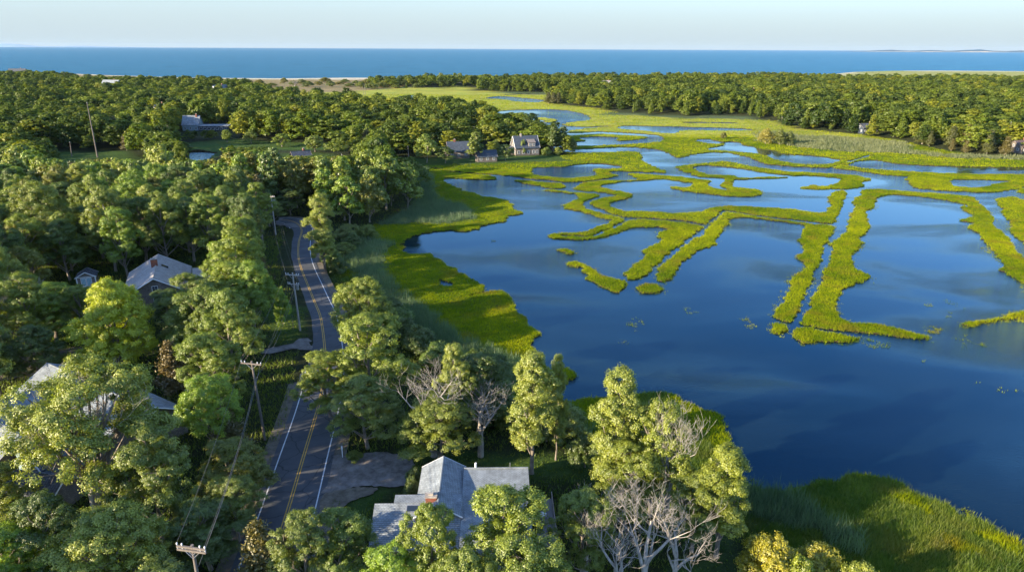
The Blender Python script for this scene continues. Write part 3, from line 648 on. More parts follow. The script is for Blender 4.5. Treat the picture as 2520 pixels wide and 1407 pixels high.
def resample(poly, jit=1.0, seed=0):
    """smooth the traced ring, subdivide it and roughen it like a real bank"""
    r = np.random.default_rng(seed)
    A = np.asarray(poly); n = len(A); out = []
    for i in range(n):
        p0, p1, p2, p3 = A[i - 1], A[i], A[(i + 1) % n], A[(i + 2) % n]
        L = np.hypot(*(p2 - p1)); dist = max(60, abs(p1[1]))
        if L > 150: k = max(1, int(L / 60))
        else: k = int(np.clip(L / (0.0055 * dist), 1, 30))
        turn = 0.5 if L < 150 else 0.0
        m1 = (p2 - p0) * turn; m2 = (p3 - p1) * turn
        lim = L * 1.0
        for m in (m1, m2):
            q = np.hypot(*m)
            if q > lim: m *= lim / q
        for s in range(k):
            t = s / k
            h = (2 * t**3 - 3 * t**2 + 1) * p1 + (t**3 - 2 * t**2 + t) * m1 + (-2 * t**3 + 3 * t**2) * p2 + (t**3 - t**2) * m2
            if L < 150: h = h + (r.normal(0, 1, 2) * 0.0012 + 0.0022 * np.array([math.sin(h[0] * 0.9 + h[1] * 1.3), math.sin(h[1] * 1.1 - h[0] * 0.7 + 2)])) * dist * jit
            out.append(h)
    return np.array(out)


lagoon = resample(LAGOON, 1.0, 1)
pools = [resample(p, 0.7, 10 + i) for i, p in enumerate(POOLS)]
islands = [resample(p, 0.9, 40 + i) for i, p in enumerate(ISLANDS)]


def shrink(ring, d):
    """draw a ring inwards, since the leaning grass widens it again"""
    nx_ = np.roll(ring, -2, axis=0) - np.roll(ring, 2, axis=0)
    nrm = np.stack([-nx_[:, 1], nx_[:, 0]], 1) / (np.hypot(nx_[:, 0], nx_[:, 1])[:, None] + 1e-9)
    ar = np.sum(ring[:, 0] * np.roll(ring[:, 1], -1) - np.roll(ring[:, 0], -1) * ring[:, 1])
    return ring + nrm * (d if ar > 0 else -d)


islands = [shrink(r_, 0.33) for r_ in islands]
coast = np.array(COAST)
cc = []
for i in range(len(coast) - 1):
    k = max(1, int(np.hypot(*(coast[i + 1] - coast[i])) / 12))
    for s in range(k):
        cc.append(coast[i] + (coast[i + 1] - coast[i]) * s / k + rng.normal(0, 1.2, 2))
coast = np.array(cc)
land_ring = np.vstack([coast, [[2600, 700], [2600, -200], [-2600, -200], [-2600, 1200]]])

pts, edges = [], []


def add_ring(ring, closed=True):
    b = len(pts); pts.extend([tuple(p) for p in ring]); n = len(ring)
    edges.extend([(b + i, b + (i + 1) % n) for i in range(n if closed else n - 1)])


add_ring(land_ring); add_ring(lagoon)
for p in pools + islands: add_ring(p)
# interior grid, finer near the camera
gp = []
for y0, y1, st in ((-200, 40, 40), (40, 260, 3.2), (260, 480, 6), (480, 800, 12), (800, 1250, 22), (1250, 1750, 40)):
    ys = np.arange(y0, y1, st)
    for yy in ys:
        hw = 60 + abs(yy) * 0.85
        xs = np.arange(-hw, hw, st)
        if yy > 1000: xs = np.arange(-1300, 1900, st)
        g = np.stack([xs, np.full(len(xs), yy)], 1) + rng.uniform(-0.3, 0.3, (len(xs), 2)) * st
        gp.append(g)
gp = np.vstack(gp)
wet = inside(gp, lagoon)
for isl in islands: wet &= ~inside(gp, isl)
for pl in pools: wet |= inside(gp, pl)
gp = gp[~wet & inside(gp, land_ring)]
pts.extend([tuple(p) for p in gp])
cv, ce, cf, _, _, _ = delaunay_2d_cdt([Vector(p) for p in pts], edges, [], 0, 1e-4)
V = np.array([tuple(v) for v in cv]); T = np.array([f for f in cf if len(f) == 3])
cen = V[T].mean(1)
reg = np.full(len(T), -1)
reg[inside(cen, land_ring)] = 0
inl = inside(cen, lagoon); reg[inl] = -1
for k, isl in enumerate(islands): reg[inside(cen, isl) & inl] = k + 1
for pl in pools: reg[inside(cen, pl)] = -1
VZ = gz(V)


# ground cover: real colours of what grows or lies there
def cover(P):
    n = len(P)
    c = np.tile(np.array([0.090, 0.125, 0.004]), (n, 1))         # marsh grass
    ty = np.zeros(n, int)                                         # 0 marsh, 1 reed, 2 wood, 3 lawn, 4 dune, 5 sand, 6 north field
    def put(mask, col, t): c[mask] = col; ty[mask] = t
    put(P[:, 1] > 420, (0.30, 0.295, 0.045), 6)
    put(P[:, 1] > 1350, (0.30, 0.29, 0.09), 6)
    put(inside(P, MEADOW), (0.080, 0.130, 0.010), 7)
    for q in GOLDEN: put(inside(P, q), (0.20, 0.18, 0.012), 8)
    for q in REED: put(inside(P, q), (0.085, 0.110, 0.045), 1)
    put(inside(P, UPL_RIGHT), (0.040, 0.045, 0.018), 2)
    put(inside(P, UPL_LEFT), (0.030, 0.036, 0.014), 2)
    for q in LAWN: put(inside(P, q), (0.050, 0.085, 0.018), 3)
    put(inside(P, DUNE), (0.24, 0.18, 0.085), 4)
    for q in (SAND_BEACH, SPIT_SAND, SPIT_SAND2): put(inside(P, q), (0.55, 0.46, 0.34), 5)
    m = (ty == 6) & (P[:, 1] > 1000) & (P[:, 1] < 1350) & (P[:, 0] < 0); put(m, (0.24, 0.18, 0.085), 4)
    return c, ty


def ground_material():
    m = bpy.data.materials.new('ground_cover'); m.use_nodes = True
    N, L = m.node_tree.nodes, m.node_tree.links
    p = N['Principled BSDF']; p.inputs['Roughness'].default_value = 0.95; p.inputs['Specular IOR Level'].default_value = 0.1
    ca = N.new('ShaderNodeVertexColor'); ca.layer_name = 'cover'
    g = N.new('ShaderNodeNewGeometry')
    def noise(scale, detail, stretch=None, lo=0.3, hi=0.7, a=0.6, b=1.4):
        mp = N.new('ShaderNodeMapping'); L.new(g.outputs['Position'], mp.inputs[0])
        if stretch: mp.inputs['Scale'].default_value = stretch
        n = N.new('ShaderNodeTexNoise'); n.inputs['Scale'].default_value = scale; n.inputs['Detail'].default_value = detail; n.inputs['Roughness'].default_value = 0.7
        L.new(mp.outputs[0], n.inputs['Vector'])
        r = N.new('ShaderNodeMapRange'); r.inputs['From Min'].default_value = lo; r.inputs['From Max'].default_value = hi
        r.inputs['To Min'].default_value = a; r.inputs['To Max'].default_value = b
        L.new(n.outputs['Fac'], r.inputs[0]); return r.outputs[0], n.outputs['Fac']
    a, _ = noise(0.02, 8, (1, 1.6, 1), a=0.72, b=1.3)
    b, bf = noise(0.6, 8, a=0.65, b=1.35)
    x = N.new('ShaderNodeMath'); x.operation = 'MULTIPLY'; L.new(a, x.inputs[0]); L.new(b, x.inputs[1])
    mx = N.new('ShaderNodeMixRGB'); mx.blend_type = 'MULTIPLY'; mx.inputs[0].default_value = 1
    L.new(ca.outputs['Color'], mx.inputs[1]); L.new(x.outputs[0], mx.inputs[2])
    # patches where the growth turns browner or greener
    h, _ = noise(0.045, 5, a=0, b=1, lo=0.45, hi=0.7)
    hm = N.new('ShaderNodeMixRGB'); hm.blend_type = 'MULTIPLY'; hm.inputs[2].default_value = (0.72, 0.95, 0.9, 1)
    L.new(h, hm.inputs[0]); L.new(mx.outputs[0], hm.inputs[1])
    L.new(hm.outputs[0], p.inputs['Base Color'])
    bp = N.new('ShaderNodeBump'); bp.inputs['Distance'].default_value = 0.5; bp.inputs['Strength'].default_value = 1
    n2 = N.new('ShaderNodeTexNoise'); n2.inputs['Scale'].default_value = 1.3; n2.inputs['Detail'].default_value = 8; n2.inputs['Roughness'].default_value = 0.75
    L.new(g.outputs['Position'], n2.inputs['Vector'])
    L.new(n2.outputs['Fac'], bp.inputs['Height']); L.new(bp.outputs[0], p.inputs['Normal'])
    return m


M['ground'] = ground_material()


def land_object(name, mask, label=None):
    t = T[mask]
    used = np.unique(t); remap = -np.ones(len(V), int); remap[used] = np.arange(len(used))
    v = np.column_stack([V[used], VZ[used]]); f = remap[t]
    me = bpy.data.meshes.new(name)
    bm = bmesh.new()
    bv = [bm.verts.new(p) for p in v]
    for a, b, c in f:
        try: bm.faces.new((bv[a], bv[b], bv[c]))
        except ValueError: pass
    bm.normal_update()
    for fc in bm.faces:
        if fc.normal.z < 0: fc.normal_flip()
    be = [e for e in bm.edges if e.is_boundary]
    r = bmesh.ops.extrude_edge_only(bm, edges=be)
    nv = [q for q in r['geom'] if isinstance(q, bmesh.types.BMVert)]
    for q in nv: q.co.z = -0.5
    for q in r['geom']:
        if isinstance(q, bmesh.types.BMFace): q.material_index = 1
    bm.to_mesh(me); bm.free()
    co = np.empty(len(me.vertices) * 3); me.vertices.foreach_get('co', co); co = co.reshape(-1, 3)
    c, _ = cover(co[:, :2])
    ca = me.color_attributes.new('cover', 'FLOAT_COLOR', 'POINT')
    ca.data.foreach_set('color', np.column_stack([c, np.ones(len(c))]).ravel())
    me.materials.append(M['ground']); me.materials.append(M['mud'])
    o = bpy.data.objects.new(name, me); COL.objects.link(o)
    tag(o, kind='structure')
    return o


ground = land_object('ground', reg == 0)
for k in range(len(islands)):
    if (reg == k + 1).any(): land_object('marsh_island', reg == k + 1)


# ------------------------------------------------------------------ water
def water_material(name, body, tint, ior, ripple, rscale, stretch, patch=True, rough=0.03):
    m = bpy.data.materials.new(name); m.use_nodes = True
    N, L = m.node_tree.nodes, m.node_tree.links
    N.clear(); out = N.new('ShaderNodeOutputMaterial')
    g = N.new('ShaderNodeNewGeometry')
    mp = N.new('ShaderNodeMapping'); mp.inputs['Scale'].default_value = stretch; L.new(g.outputs['Position'], mp.inputs[0])
    n = N.new('ShaderNodeTexNoise'); n.inputs['Scale'].default_value = rscale; n.inputs['Detail'].default_value = 6; n.inputs['Roughness'].default_value = 0.65
    L.new(mp.outputs[0], n.inputs['Vector'])
    bp = N.new('ShaderNodeBump'); bp.inputs['Distance'].default_value = 1.0
    L.new(n.outputs['Fac'], bp.inputs['Height'])
    # calm and wind-ruffled patches
    mp2 = N.new('ShaderNodeMapping'); mp2.inputs['Scale'].default_value = (0.5, 1.0, 1); L.new(g.outputs['Position'], mp2.inputs[0])
    n2 = N.new('ShaderNodeTexNoise'); n2.inputs['Scale'].default_value = 0.028; n2.inputs['Detail'].default_value = 5; n2.inputs['Distortion'].default_value = 0.5
    L.new(mp2.outputs[0], n2.inputs['Vector'])
    mr = N.new('ShaderNodeMapRange'); mr.inputs['From Min'].default_value = 0.42; mr.inputs['From Max'].default_value = 0.66
    mr.inputs['To Min'].default_value = ripple * (0.12 if patch else 0.8); mr.inputs['To Max'].default_value = ripple * (1.8 if patch else 1.2)
    L.new(n2.outputs['Fac'], mr.inputs[0]); L.new(mr.outputs[0], bp.inputs['Strength'])
    d = N.new('ShaderNodeBsdfDiffuse'); d.inputs[0].default_value = (*body, 1)
    # silt and weed showing through in cloudy patches
    n3 = N.new('ShaderNodeTexNoise'); n3.inputs['Scale'].default_value = 0.016; n3.inputs['Detail'].default_value = 7; n3.inputs['Roughness'].default_value = 0.6
    L.new(mp2.outputs[0], n3.inputs['Vector'])
    r3 = N.new('ShaderNodeValToRGB'); r3.color_ramp.elements[0].position = 0.40; r3.color_ramp.elements[1].position = 0.72
    r3.color_ramp.elements[0].color = (*body, 1); r3.color_ramp.elements[1].color = (0.010, 0.020, 0.026, 1)
    L.new(n3.outputs['Fac'], r3.inputs[0]); L.new(r3.outputs[0], d.inputs[0])
    gl = N.new('ShaderNodeBsdfGlossy'); gl.inputs[0].default_value = (*tint, 1); gl.inputs['Roughness'].default_value = rough
    L.new(bp.outputs[0], gl.inputs['Normal'])
    fr = N.new('ShaderNodeFresnel'); fr.inputs['IOR'].default_value = ior
    L.new(bp.outputs[0], fr.inputs['Normal'])
    # steep views see into blue water, flat views mirror the pale low sky
    f2 = N.new('ShaderNodeMath'); f2.operation = 'MULTIPLY'; f2.use_clamp = True; f2.inputs[1].default_value = 2.3; L.new(fr.outputs[0], f2.inputs[0])
    tm_ = N.new('ShaderNodeMixRGB'); tm_.inputs[1].default_value = (tint[0] * 0.25, tint[1] * 0.54, tint[2] * 0.74, 1); tm_.inputs[2].default_value = (min(1, tint[0] * 2.1), min(1, tint[1] * 1.16), tint[2], 1)
    L.new(f2.outputs[0], tm_.inputs[0]); L.new(tm_.outputs[0], gl.inputs[0])
    mx = N.new('ShaderNodeMixShader'); L.new(fr.outputs[0], mx.inputs[0]); L.new(d.outputs[0], mx.inputs[1]); L.new(gl.outputs[0], mx.inputs[2])
    L.new(mx.outputs[0], out.inputs[0])
    return m


M['lagoon'] = water_material('lagoon_surface', (0.0006, 0.008, 0.019), (0.36, 0.80, 1.0), 1.42, 0.15, 2.4, (0.7, 1.6, 1))
M['sea'] = water_material('sea_surface', (0.006, 0.044, 0.070), (0.085, 0.32, 0.45), 1.33, 0.9, 0.09, (0.35, 1.0, 1), patch=True, rough=0.25)
b = MB(); b.face([(-900, -200, 0), (1100, -200, 0), (1100, 1000, 0), (-900, 1000, 0)])
tag(b.build('lagoon_water', M['lagoon']), kind='structure')
b = MB(); b.face([(-900, 1000, 0), (1100, 1000, 0), (2600, 1001, 0), (33000, 20000, 0), (33000, 33500, 0), (-33000, 33500, 0), (-33000, 20000, 0), (-2600, 1001, 0)])
tag(b.build('sea_water', M['sea']), kind='structure')
# bed of the lagoon and everything out to the sides
b = MB(); b.face([(-4000, -1500, -0.6), (4000, -1500, -0.6), (4000, 1600, -0.6), (-4000, 1600, -0.6)])
tag(b.build('lagoon_bed', M['mud']), kind='structure')


# far shores on the horizon
def ridge(name, x0, x1, dist, h, matl, seed, sand=0.0):
    r = np.random.default_rng(seed); a = at(x0, 119, 0)
    n = 60; mb = MB(); rows = []
    for i in range(n + 1):
        t = i / n; px = x0 + (x1 - x0) * t
        d = dist; X = (px - 1260) / FOC * d / math.cos(PITCH)
        env = min(1, t * 6 + (1 if x0 < 0 else 0), (1 - t) * 4 + (1 if x1 > 2500 else 0))
        hh = h * env * (0.65 + 0.35 * math.sin(i * 0.7 + seed) * math.sin(i * 0.23)) * (0.9 + 0.2 * r.random())
        rows.append([(X, d, -1), (X, d + 60, hh * 0.3), (X, d + 300, hh - 0.5), (X, d + 1500, -2)])
    for i in range(n):
        for k in range(3):
            mb.cur = 1 if (k == 0) else 0
            mb.face([rows[i][k], rows[i + 1][k], rows[i + 1][k + 1], rows[i][k + 1]])
    return tag(mb.build(name, matl), kind='structure')


M['far_wood'] = mat('haze_blued_wooded_shore', (0.03, 0.075, 0.12), 1.0, (0.04, 0.095, 0.145), 0.002)  # blue of the distant haze is mixed into the colours of these shores
M['far_sand'] = mat('haze_blued_bluff_sand', (0.08, 0.13, 0.16), 1.0, (0.55, 0.45, 0.33), 0.0016)
M['far_haze'] = mat('haze_blued_coast', (0.16, 0.26, 0.38), 1.0, (0.18, 0.29, 0.41), 0.001)
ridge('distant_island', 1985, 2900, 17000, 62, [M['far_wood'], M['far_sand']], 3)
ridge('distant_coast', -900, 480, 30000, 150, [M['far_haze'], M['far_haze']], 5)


# ------------------------------------------------------------------ road and paths
def ribbon(name, pts_, offs, matl, z, segs=8, u0=0.0, dash=None):
    """strip between two offsets from a smoothed centre line"""
    A = np.asarray(pts_); out = []
    n = len(A)
    for i in range(n - 1):
        p0, p1, p2, p3 = A[max(i - 1, 0)], A[i], A[i + 1], A[min(i + 2, n - 1)]
        for s in range(segs):
            t = s / segs
            out.append(0.5 * ((2 * p1) + (-p0 + p2) * t + (2 * p0 - 5 * p1 + 4 * p2 - p3) * t * t + (-p0 + 3 * p1 - 3 * p2 + p3) * t**3))
    out.append(A[-1]); C = np.array(out)
    D = np.gradient(C, axis=0); D /= np.hypot(D[:, 0], D[:, 1])[:, None]
    Nn = np.stack([D[:, 1], -D[:, 0]], 1)
    Lp, Rp = C + Nn * offs[0], C + Nn * offs[1]
    mb = MB()
    zl = gz(C) + z
    for i in range(len(C) - 1):
        mb.face([(*Lp[i], zl[i]), (*Rp[i], zl[i]), (*Rp[i + 1], zl[i + 1]), (*Lp[i + 1], zl[i + 1])])
    return mb, C


ROAD = W([(560, 1650), (640, 1470), (701, 1281), (745, 1130), (783, 1000), (797, 930), (799, 861), (793, 800), (786, 764), (771, 727), (755, 687), (740, 650), (733, 617), (735, 587), (742, 562),
          (730, 548), (708, 542), (692, 541)], 1.9)
_, ROADC = ribbon('r', ROAD, (-1, 1), None, 0.1)
for nm, off, mk, z in (('road_verge', (-5.2, 5.2), 'verge', 0.10), ('road', (-3.7, 3.7), 'asphalt', 0.16)):
    mb, _ = ribbon(nm, ROAD, off, M[mk], z)
    tag(mb.build(nm, M[mk]), kind='structure')
for nm, off, mk in (('edge_line', (-3.02, -2.88), 'white_paint'), ('edge_line', (2.88, 3.02), 'white_paint'), ('centre_line', (-0.20, -0.08), 'yellow_paint'), ('centre_line', (0.08, 0.20), 'yellow_paint')):
    mb, _ = ribbon(nm, ROAD, off, M[mk], 0.166)
    tag(mb.build(nm, M[mk]), kind='structure')


def patch(name, px, matl, z, zg=1.9, seed=3):
    """a flat patch of ground draped a little above the terrain"""
    ring = resample(W(px, zg), 1.2, seed)
    c = ring.mean(0)
    x0, y0 = ring.min(0); x1, y1 = ring.max(0)
    st = max(0.8, (x1 - x0) / 30)
    g = np.stack(np.meshgrid(np.arange(x0, x1, st), np.arange(y0, y1, st)), -1).reshape(-1, 2)
    g = g[inside(g, ring)]
    P = [Vector(p) for p in np.vstack([ring, g])]
    n = len(ring)
    v, e, f, _, _, _ = delaunay_2d_cdt(P, [(i, (i + 1) % n) for i in range(n)], [], 1, 1e-4)
    v = np.array([tuple(q) for q in v]); zz = gz(v) + z
    mb = MB(); mb.v = [(a[0], a[1], b_) for a, b_ in zip(v, zz)]; mb.f = [tuple(q) for q in f]; mb.m = [0] * len(mb.f)
    cenf = np.array([v[list(q)].mean(0) for q in f]); ok = inside(cenf, ring)
    mb.f = [q for q, k in zip(mb.f, ok) if k]; mb.m = [0] * len(mb.f)
    return tag(mb.build(name, matl), kind='structure')


patch('gravel_driveway', [(800, 1125), (850, 1118), (930, 1113), (1010, 1125), (1012, 1160), (1000, 1192), (900, 1198), (790, 1215), (775, 1190)], M['gravel'], 0.13)
patch('side_lane', [(640, 862), (700, 848), (745, 828), (765, 830), (765, 856), (720, 858), (660, 872)], M['gravel'], 0.13)
patch('side_lane', [(682, 536), (705, 534), (735, 541), (735, 555), (700, 556), (684, 552)], M['asphalt_old'], 0.13)
patch('dirt_path', [(-100, 905), (60, 880), (180, 855), (230, 868), (150, 900), (40, 930), (-100, 950)], M['verge'], 0.12)
patch('mulch_bed', [(790, 1225), (850, 1205), (930, 1200), (930, 1210), (860, 1235), (830, 1290), (790, 1290)], M['verge'], 0.125)

# sight lines: (left, right, row) - a wild tree rooted below the row keeps its top under it
VIEWS = [(462, 530, 398), (530, 720, 366), (720, 860, 388), (160, 340, 396), (150, 250, 705), (335, 470, 712), (640, 765, 845), (1000, 1240, 392), (450, 545, 322), (665, 765, 545)]

# ------------------------------------------------------------------ buildings
def window(mb_parent, root_wall, c, w, h, axis, glass='glass', bars=(2, 2), frame='white', proud=0.05):
    """window on a wall: frame part with a pane as its sub-part. axis = 'x' when the wall faces +-y"""
    f = MB(); t = 0.09
    def bx(mb, cx, cz, ww, hh, d, off):
        if axis == 'x': mb.box((c[0] + cx, c[1] + off, c[2] + cz), (ww, d, hh))
        else: mb.box((c[0] + off, c[1] + cx, c[2] + cz), (d, ww, hh))
    bx(f, 0, h / 2 + t / 2, w + 2 * t, t, 0.1, 0); bx(f, 0, -h / 2 - t / 2, w + 2 * t, t, 0.1, 0)
    bx(f, -w / 2 - t / 2, 0, t, h, 0.1, 0); bx(f, w / 2 + t / 2, 0, t, h, 0.1, 0)
    for i in range(1, bars[0]): bx(f, -w / 2 + w * i / bars[0], 0, 0.035, h, 0.09, 0)
    for i in range(1, bars[1]): bx(f, 0, -h / 2 + h * i / bars[1], w, 0.035, 0.084, 0)
    fo = f.build('window', M[frame], mb_parent)
    g = MB(); bx(g, 0, 0, w, h, 0.05, 0); g.build('pane', M[glass], fo)
    return fo


def chimney(root, roof, x, y, z0, z1, w=0.8, d=0.8, mk='brick'):
    m = MB(); m.box((x, y, (z0 + z1) / 2), (w, d, z1 - z0))
    c = m.build('chimney', M[mk], roof)
    m = MB(); m.box((x, y, z1 + 0.06), (w + 0.16, d + 0.16, 0.12)); m.box((x, y, z1 + 0.22), (w * 0.4, d * 0.4, 0.2))
    m.build('cap', M['stone'], c)
    return c


def gable(root, L, Wd, hw, hr, wall, roof, over=0.35, cx=0, cy=0, axis='y', z0=-0.6, name_wall='wall', name_roof='roof', trim='white'):
    """gabled block; ridge runs along the given local axis"""
    def p(a, b_, z): return (cx + b_, cy + a, z) if axis == 'y' else (cx + a, cy + b_, z)
    m = MB(); l, w = L / 2, Wd / 2
    for s in (-l, l):
        m.face([p(s, -w, z0), p(s, w, z0), p(s, w, hw), p(s, 0, hr - 0.12), p(s, -w, hw)])
    for s in (-w, w):
        m.face([p(-l, s, z0), p(l, s, z0), p(l, s, hw), p(-l, s, hw)])
    wo = m.build(name_wall, M[wall], root)
    m = MB(); sl = (hr - hw) / w; lo = l + over; wo_ = w + over
    for s in (-1, 1):
        q = [p(-lo, 0, hr), p(lo, 0, hr), p(lo, s * wo_, hw - sl * over), p(-lo, s * wo_, hw - sl * over)]
        m.slab([Vector(a) + Vector((0, 0, 0.08)) for a in q], 0.14)
    ro = m.build(name_roof, M[roof], root)
    m = MB()
    m.tube([p(-lo, 0, hr + 0.08), p(lo, 0, hr + 0.08)], 0.10, 6)
    m.build('ridge_cap', M[roof], ro)
    for e in (-1, 1):
        for s in (-1, 1):
            m = MB(); a = Vector(p(e * (lo + 0.03), 0, hr)); b_ = Vector(p(e * (lo + 0.03), s * wo_, hw - sl * over))
            m.tube([a, b_], 0.09, 4)
            m.build('rake_trim', M['shingle_wall'] if trim is None else M[trim], ro)
    return wo, ro


def house(name, label, px, L, Wd, hw, hr, rz, wall, roof, zoff=0.0, axis='y', chim=None, wins=True, group=None, cat='house'):
    x, y = at(px[0], px[1], 1.8)[:2]
    r = empty(name, (x, y, g1(x, y) + zoff), math.radians(rz))
    tag(r, label, cat, group)
    wo, ro = gable(r, L, Wd, hw, hr, wall, roof, axis=axis, trim=None)
    if wins:
        # windows on the long faces and the gables
        for s in (-1, 1):
            n = max(2, int(L / 2.6))
            for i in range(n):
                a = -L / 2 + L * (i + 0.5) / n
                for fl in range(1 if hw < 4.2 else 2):
                    z = 1.5 + fl * 2.7
                    if axis == 'y': window(r, wo, (s * (Wd / 2 + 0.03), a, z), 0.85, 1.15, 'y')
                    else: window(r, wo, (a, s * (Wd / 2 + 0.03), z), 0.85, 1.15, 'x')
            for a in (-Wd / 4, Wd / 4):
                if axis == 'y': window(r, wo, (a, s * (L / 2 + 0.03), 1.5), 0.85, 1.15, 'x')
                else: window(r, wo, (s * (L / 2 + 0.03), a, 1.5), 0.85, 1.15, 'y')
            if hr > 5:
                if axis == 'y': window(r, wo, (0, s * (L / 2 + 0.03), hw + 0.6), 0.75, 1.0, 'x')
                else: window(r, wo, (s * (L / 2 + 0.03), 0, hw + 0.6), 0.75, 1.0, 'y')
    if chim:
        a, b_ = chim[:2]
        xx, yy = (b_, a) if axis == 'y' else (a, b_)
        zc = hr - abs(b_) * (hr - hw) / (Wd / 2)
        chimney(r, ro, xx, yy, zc - 0.4, hr + 1.0)
    return r, wo, ro


def door(root, c, w, h, axis, mk='white', bars=None):
    m = MB()
    d = (w, 0.08, h) if axis == 'x' else (0.08, w, h)
    m.box((c[0], c[1], c[2] + h / 2), d); o = m.build('door', M[mk], root)
    m = MB(); k = (c[0] + w * 0.38, c[1] - 0.07, c[2] + h * 0.48) if axis == 'x' else (c[0] - 0.07, c[1] + w * 0.38, c[2] + h * 0.48)
    m.box(k, (0.06, 0.06, 0.14)); m.build('handle', M['metal'], o)
    return o


EXCL = []     # spots where no wild tree may stand: (x, y, radius)


def keep(px, r, z=1.8):
    x, y = at(px[0], px[1], z)[:2]; EXCL.append((x, y, r))


# garden shed
x, y = at(218, 699, 1.9)[:2]
shed = tag(empty('garden_shed', (x, y, g1(x, y)), math.radians(23)), 'small white-trimmed garden shed with double glass doors and dark gable roof on the shaded lawn', 'shed')
wo, ro = gable(shed, 3.2, 3.6, 2.15, 3.15, 'shingle_wall', 'roof_dark', over=0.2, z0=-0.3)
m = MB()
for sx in (-1.72, 1.72): m.box((sx, -1.64, 1.0), (0.2, 0.08, 2.3))
m.box((0, -1.63, 2.12), (3.3, 0.07, 0.14)); m.box((0, -1.63, 0.0), (3.3, 0.07, 0.16))
m.build('corner_trim', M['white'], shed)
for sx in (-0.52, 0.52):
    m = MB(); m.box((sx, -1.645, 1.0), (0.98, 0.07, 1.9)); d = m.build('door', M['white'], shed)
    m = MB()
    for i in range(3):
        for j in range(4): m.box((sx + (i - 1) * 0.26, -1.685, 0.42 + j * 0.40), (0.21, 0.03, 0.34))
    m.build('pane', M['glass_blue'], d)
m = MB(); m.box((0.95, -1.8, 0.45), (0.5, 0.25, 0.22)); m.build('planter', M['red'], shed)
keep((218, 699), 5); keep((215, 740), 5); keep((205, 790), 4)

# house with the pale gable roof beside the lime tree
x, y = at(396, 672, 6)[:2]
g0 = g1(x, y)
h1 = tag(empty('house', (x, y - 1.5, g0), math.radians(23)), 'house with pale weathered gable roof and brick chimney, beside the small shed', 'house')
wo, ro = gable(h1, 17, 11.2, 2.9, 6.1, 'shingle_wall', 'roof_pale', over=0.5)
chimney(h1, ro, -0.25, 0.6, 5.2, 7.4, 1.15, 0.9)
m = MB(); m.slab([(0.9, 1.2, 5.78), (2.1, 1.2, 5.1), (2.1, 2.3, 5.1), (0.9, 2.3, 5.78)], 0.08); m.build('skylight', M['glass'], ro)
m = MB(); m.tube([(-2.2, 6, 4.9), (-2.2, 6, 5.8)], 0.07, 8); m.build('vent_pipe', M['metal'], ro)
for a in (-6, -2, 2, 6):
    for s in (-1, 1): window(h1, wo, (s * 5.63, a, 1.5), 1.0, 1.2, 'y')
for a in (-3, 0, 3): window(h1, wo, (a, -8.53, 1.5), 1.0, 1.2, 'x')
window(h1, wo, (0, -8.53, 4.0), 0.9, 0.9, 'x')
door(h1, (5.65, 0, 0.2), 1.0, 2.05, 'y')
m = MB(); m.box((8.2, 3, 1.2), (3.4, 6, 2.9)); pw = m.build('side_wing', M['shingle_wall'], h1)
m = MB(); m.slab([(6.3, -0.3, 3.1), (10.2, -0.3, 2.7), (10.2, 6.3, 2.7), (6.3, 6.3, 3.1)], 0.14); m.build('wing_roof', M['roof_pale'], h1)
for q in (-8, 0, 8): EXCL.append((x, y + q, 8.5))
EXCL.append((x + 9, y + 2, 5))

# foreground house with several grey roofs, a deck and skylights
x, y = -7.3, 57.2
h2 = tag(empty('house', (x, y, g1(x, y)), math.radians(1.5)), 'large grey-shingled house in the foreground with blue-grey roofs, skylights and a side deck', 'house')
gable(h2, 8.2, 4.3, 3.7, 4.9, 'shingle_wall', 'roof_blue', over=0.3, cx=-0.0, cy=5.2)
# broad single slope to the right, with a narrow raised strip at the back
m = MB()
m.hexa([(2.3, -3.2, -0.5), (9.0, -3.2, -0.5), (9.0, 8.6, -0.5), (2.3, 8.6, -0.5), (2.3, -3.2, 2.8), (9.0, -3.2, 2.8), (9.0, 8.6, 4.1), (2.3, 8.6, 4.1)])
wB = m.build('wall', M['shingle_wall'], h2)
m = MB(); m.slab([(2.28, -3.6, 2.88), (9.4, -3.6, 2.88), (9.4, 8.2, 4.22), (2.28, 8.2, 4.22)], 0.14)
m.slab([(2.28, 8.2, 4.28), (9.4, 8.2, 4.28), (9.4, 9.2, 3.75), (2.28, 9.2, 3.75)], 0.14)
rB = m.build('roof', M['roof_blue_y'], h2)
m = MB(); m.box((5.85, 8.2, 4.33), (7.1, 0.16, 0.08)); m.build('ridge_cap', M['roof_blue_y'], rB)
m = MB(); m.tube([(3.6, 8.4, 4.2), (3.6, 8.4, 4.85)], 0.12, 8); m.build('vent_pipe', M['white'], rB)
m = MB(); m.tube([(7.4, 8.6, 4.0), (7.4, 8.6, 4.7)], 0.04, 6); m.build('vent_pipe', M['metal'], rB)
# near-left wing: two pitches of roof, ridge across
m = MB()
m.hexa([(-6.3, -1.6, -0.5), (2.2, -1.6, -0.5), (2.2, 2.6, -0.5), (-6.3, 2.6, -0.5), (-6.3, -1.6, 2.0), (2.2, -1.6, 2.0), (2.2, 2.3, 3.85), (-6.3, 2.3, 3.85)])
wC = m.build('wall', M['shingle_wall'], h2)
m = MB()
m.slab([(-6.6, -1.95, 1.95), (2.26, -1.95, 1.95), (2.26, 0.6, 3.45), (-6.6, 0.6, 3.45)], 0.14)
m.slab([(-6.55, 0.6, 3.47), (2.26, 0.6, 3.47), (2.26, 2.4, 4.15), (-6.55, 2.4, 4.15)], 0.14)
m.slab([(-4.6, 2.4, 4.16), (2.26, 2.4, 4.16), (2.26, 3.6, 4.3), (-4.6, 3.6, 4.3)], 0.12)
rC = m.build('roof', M['roof_blue_y'], h2)
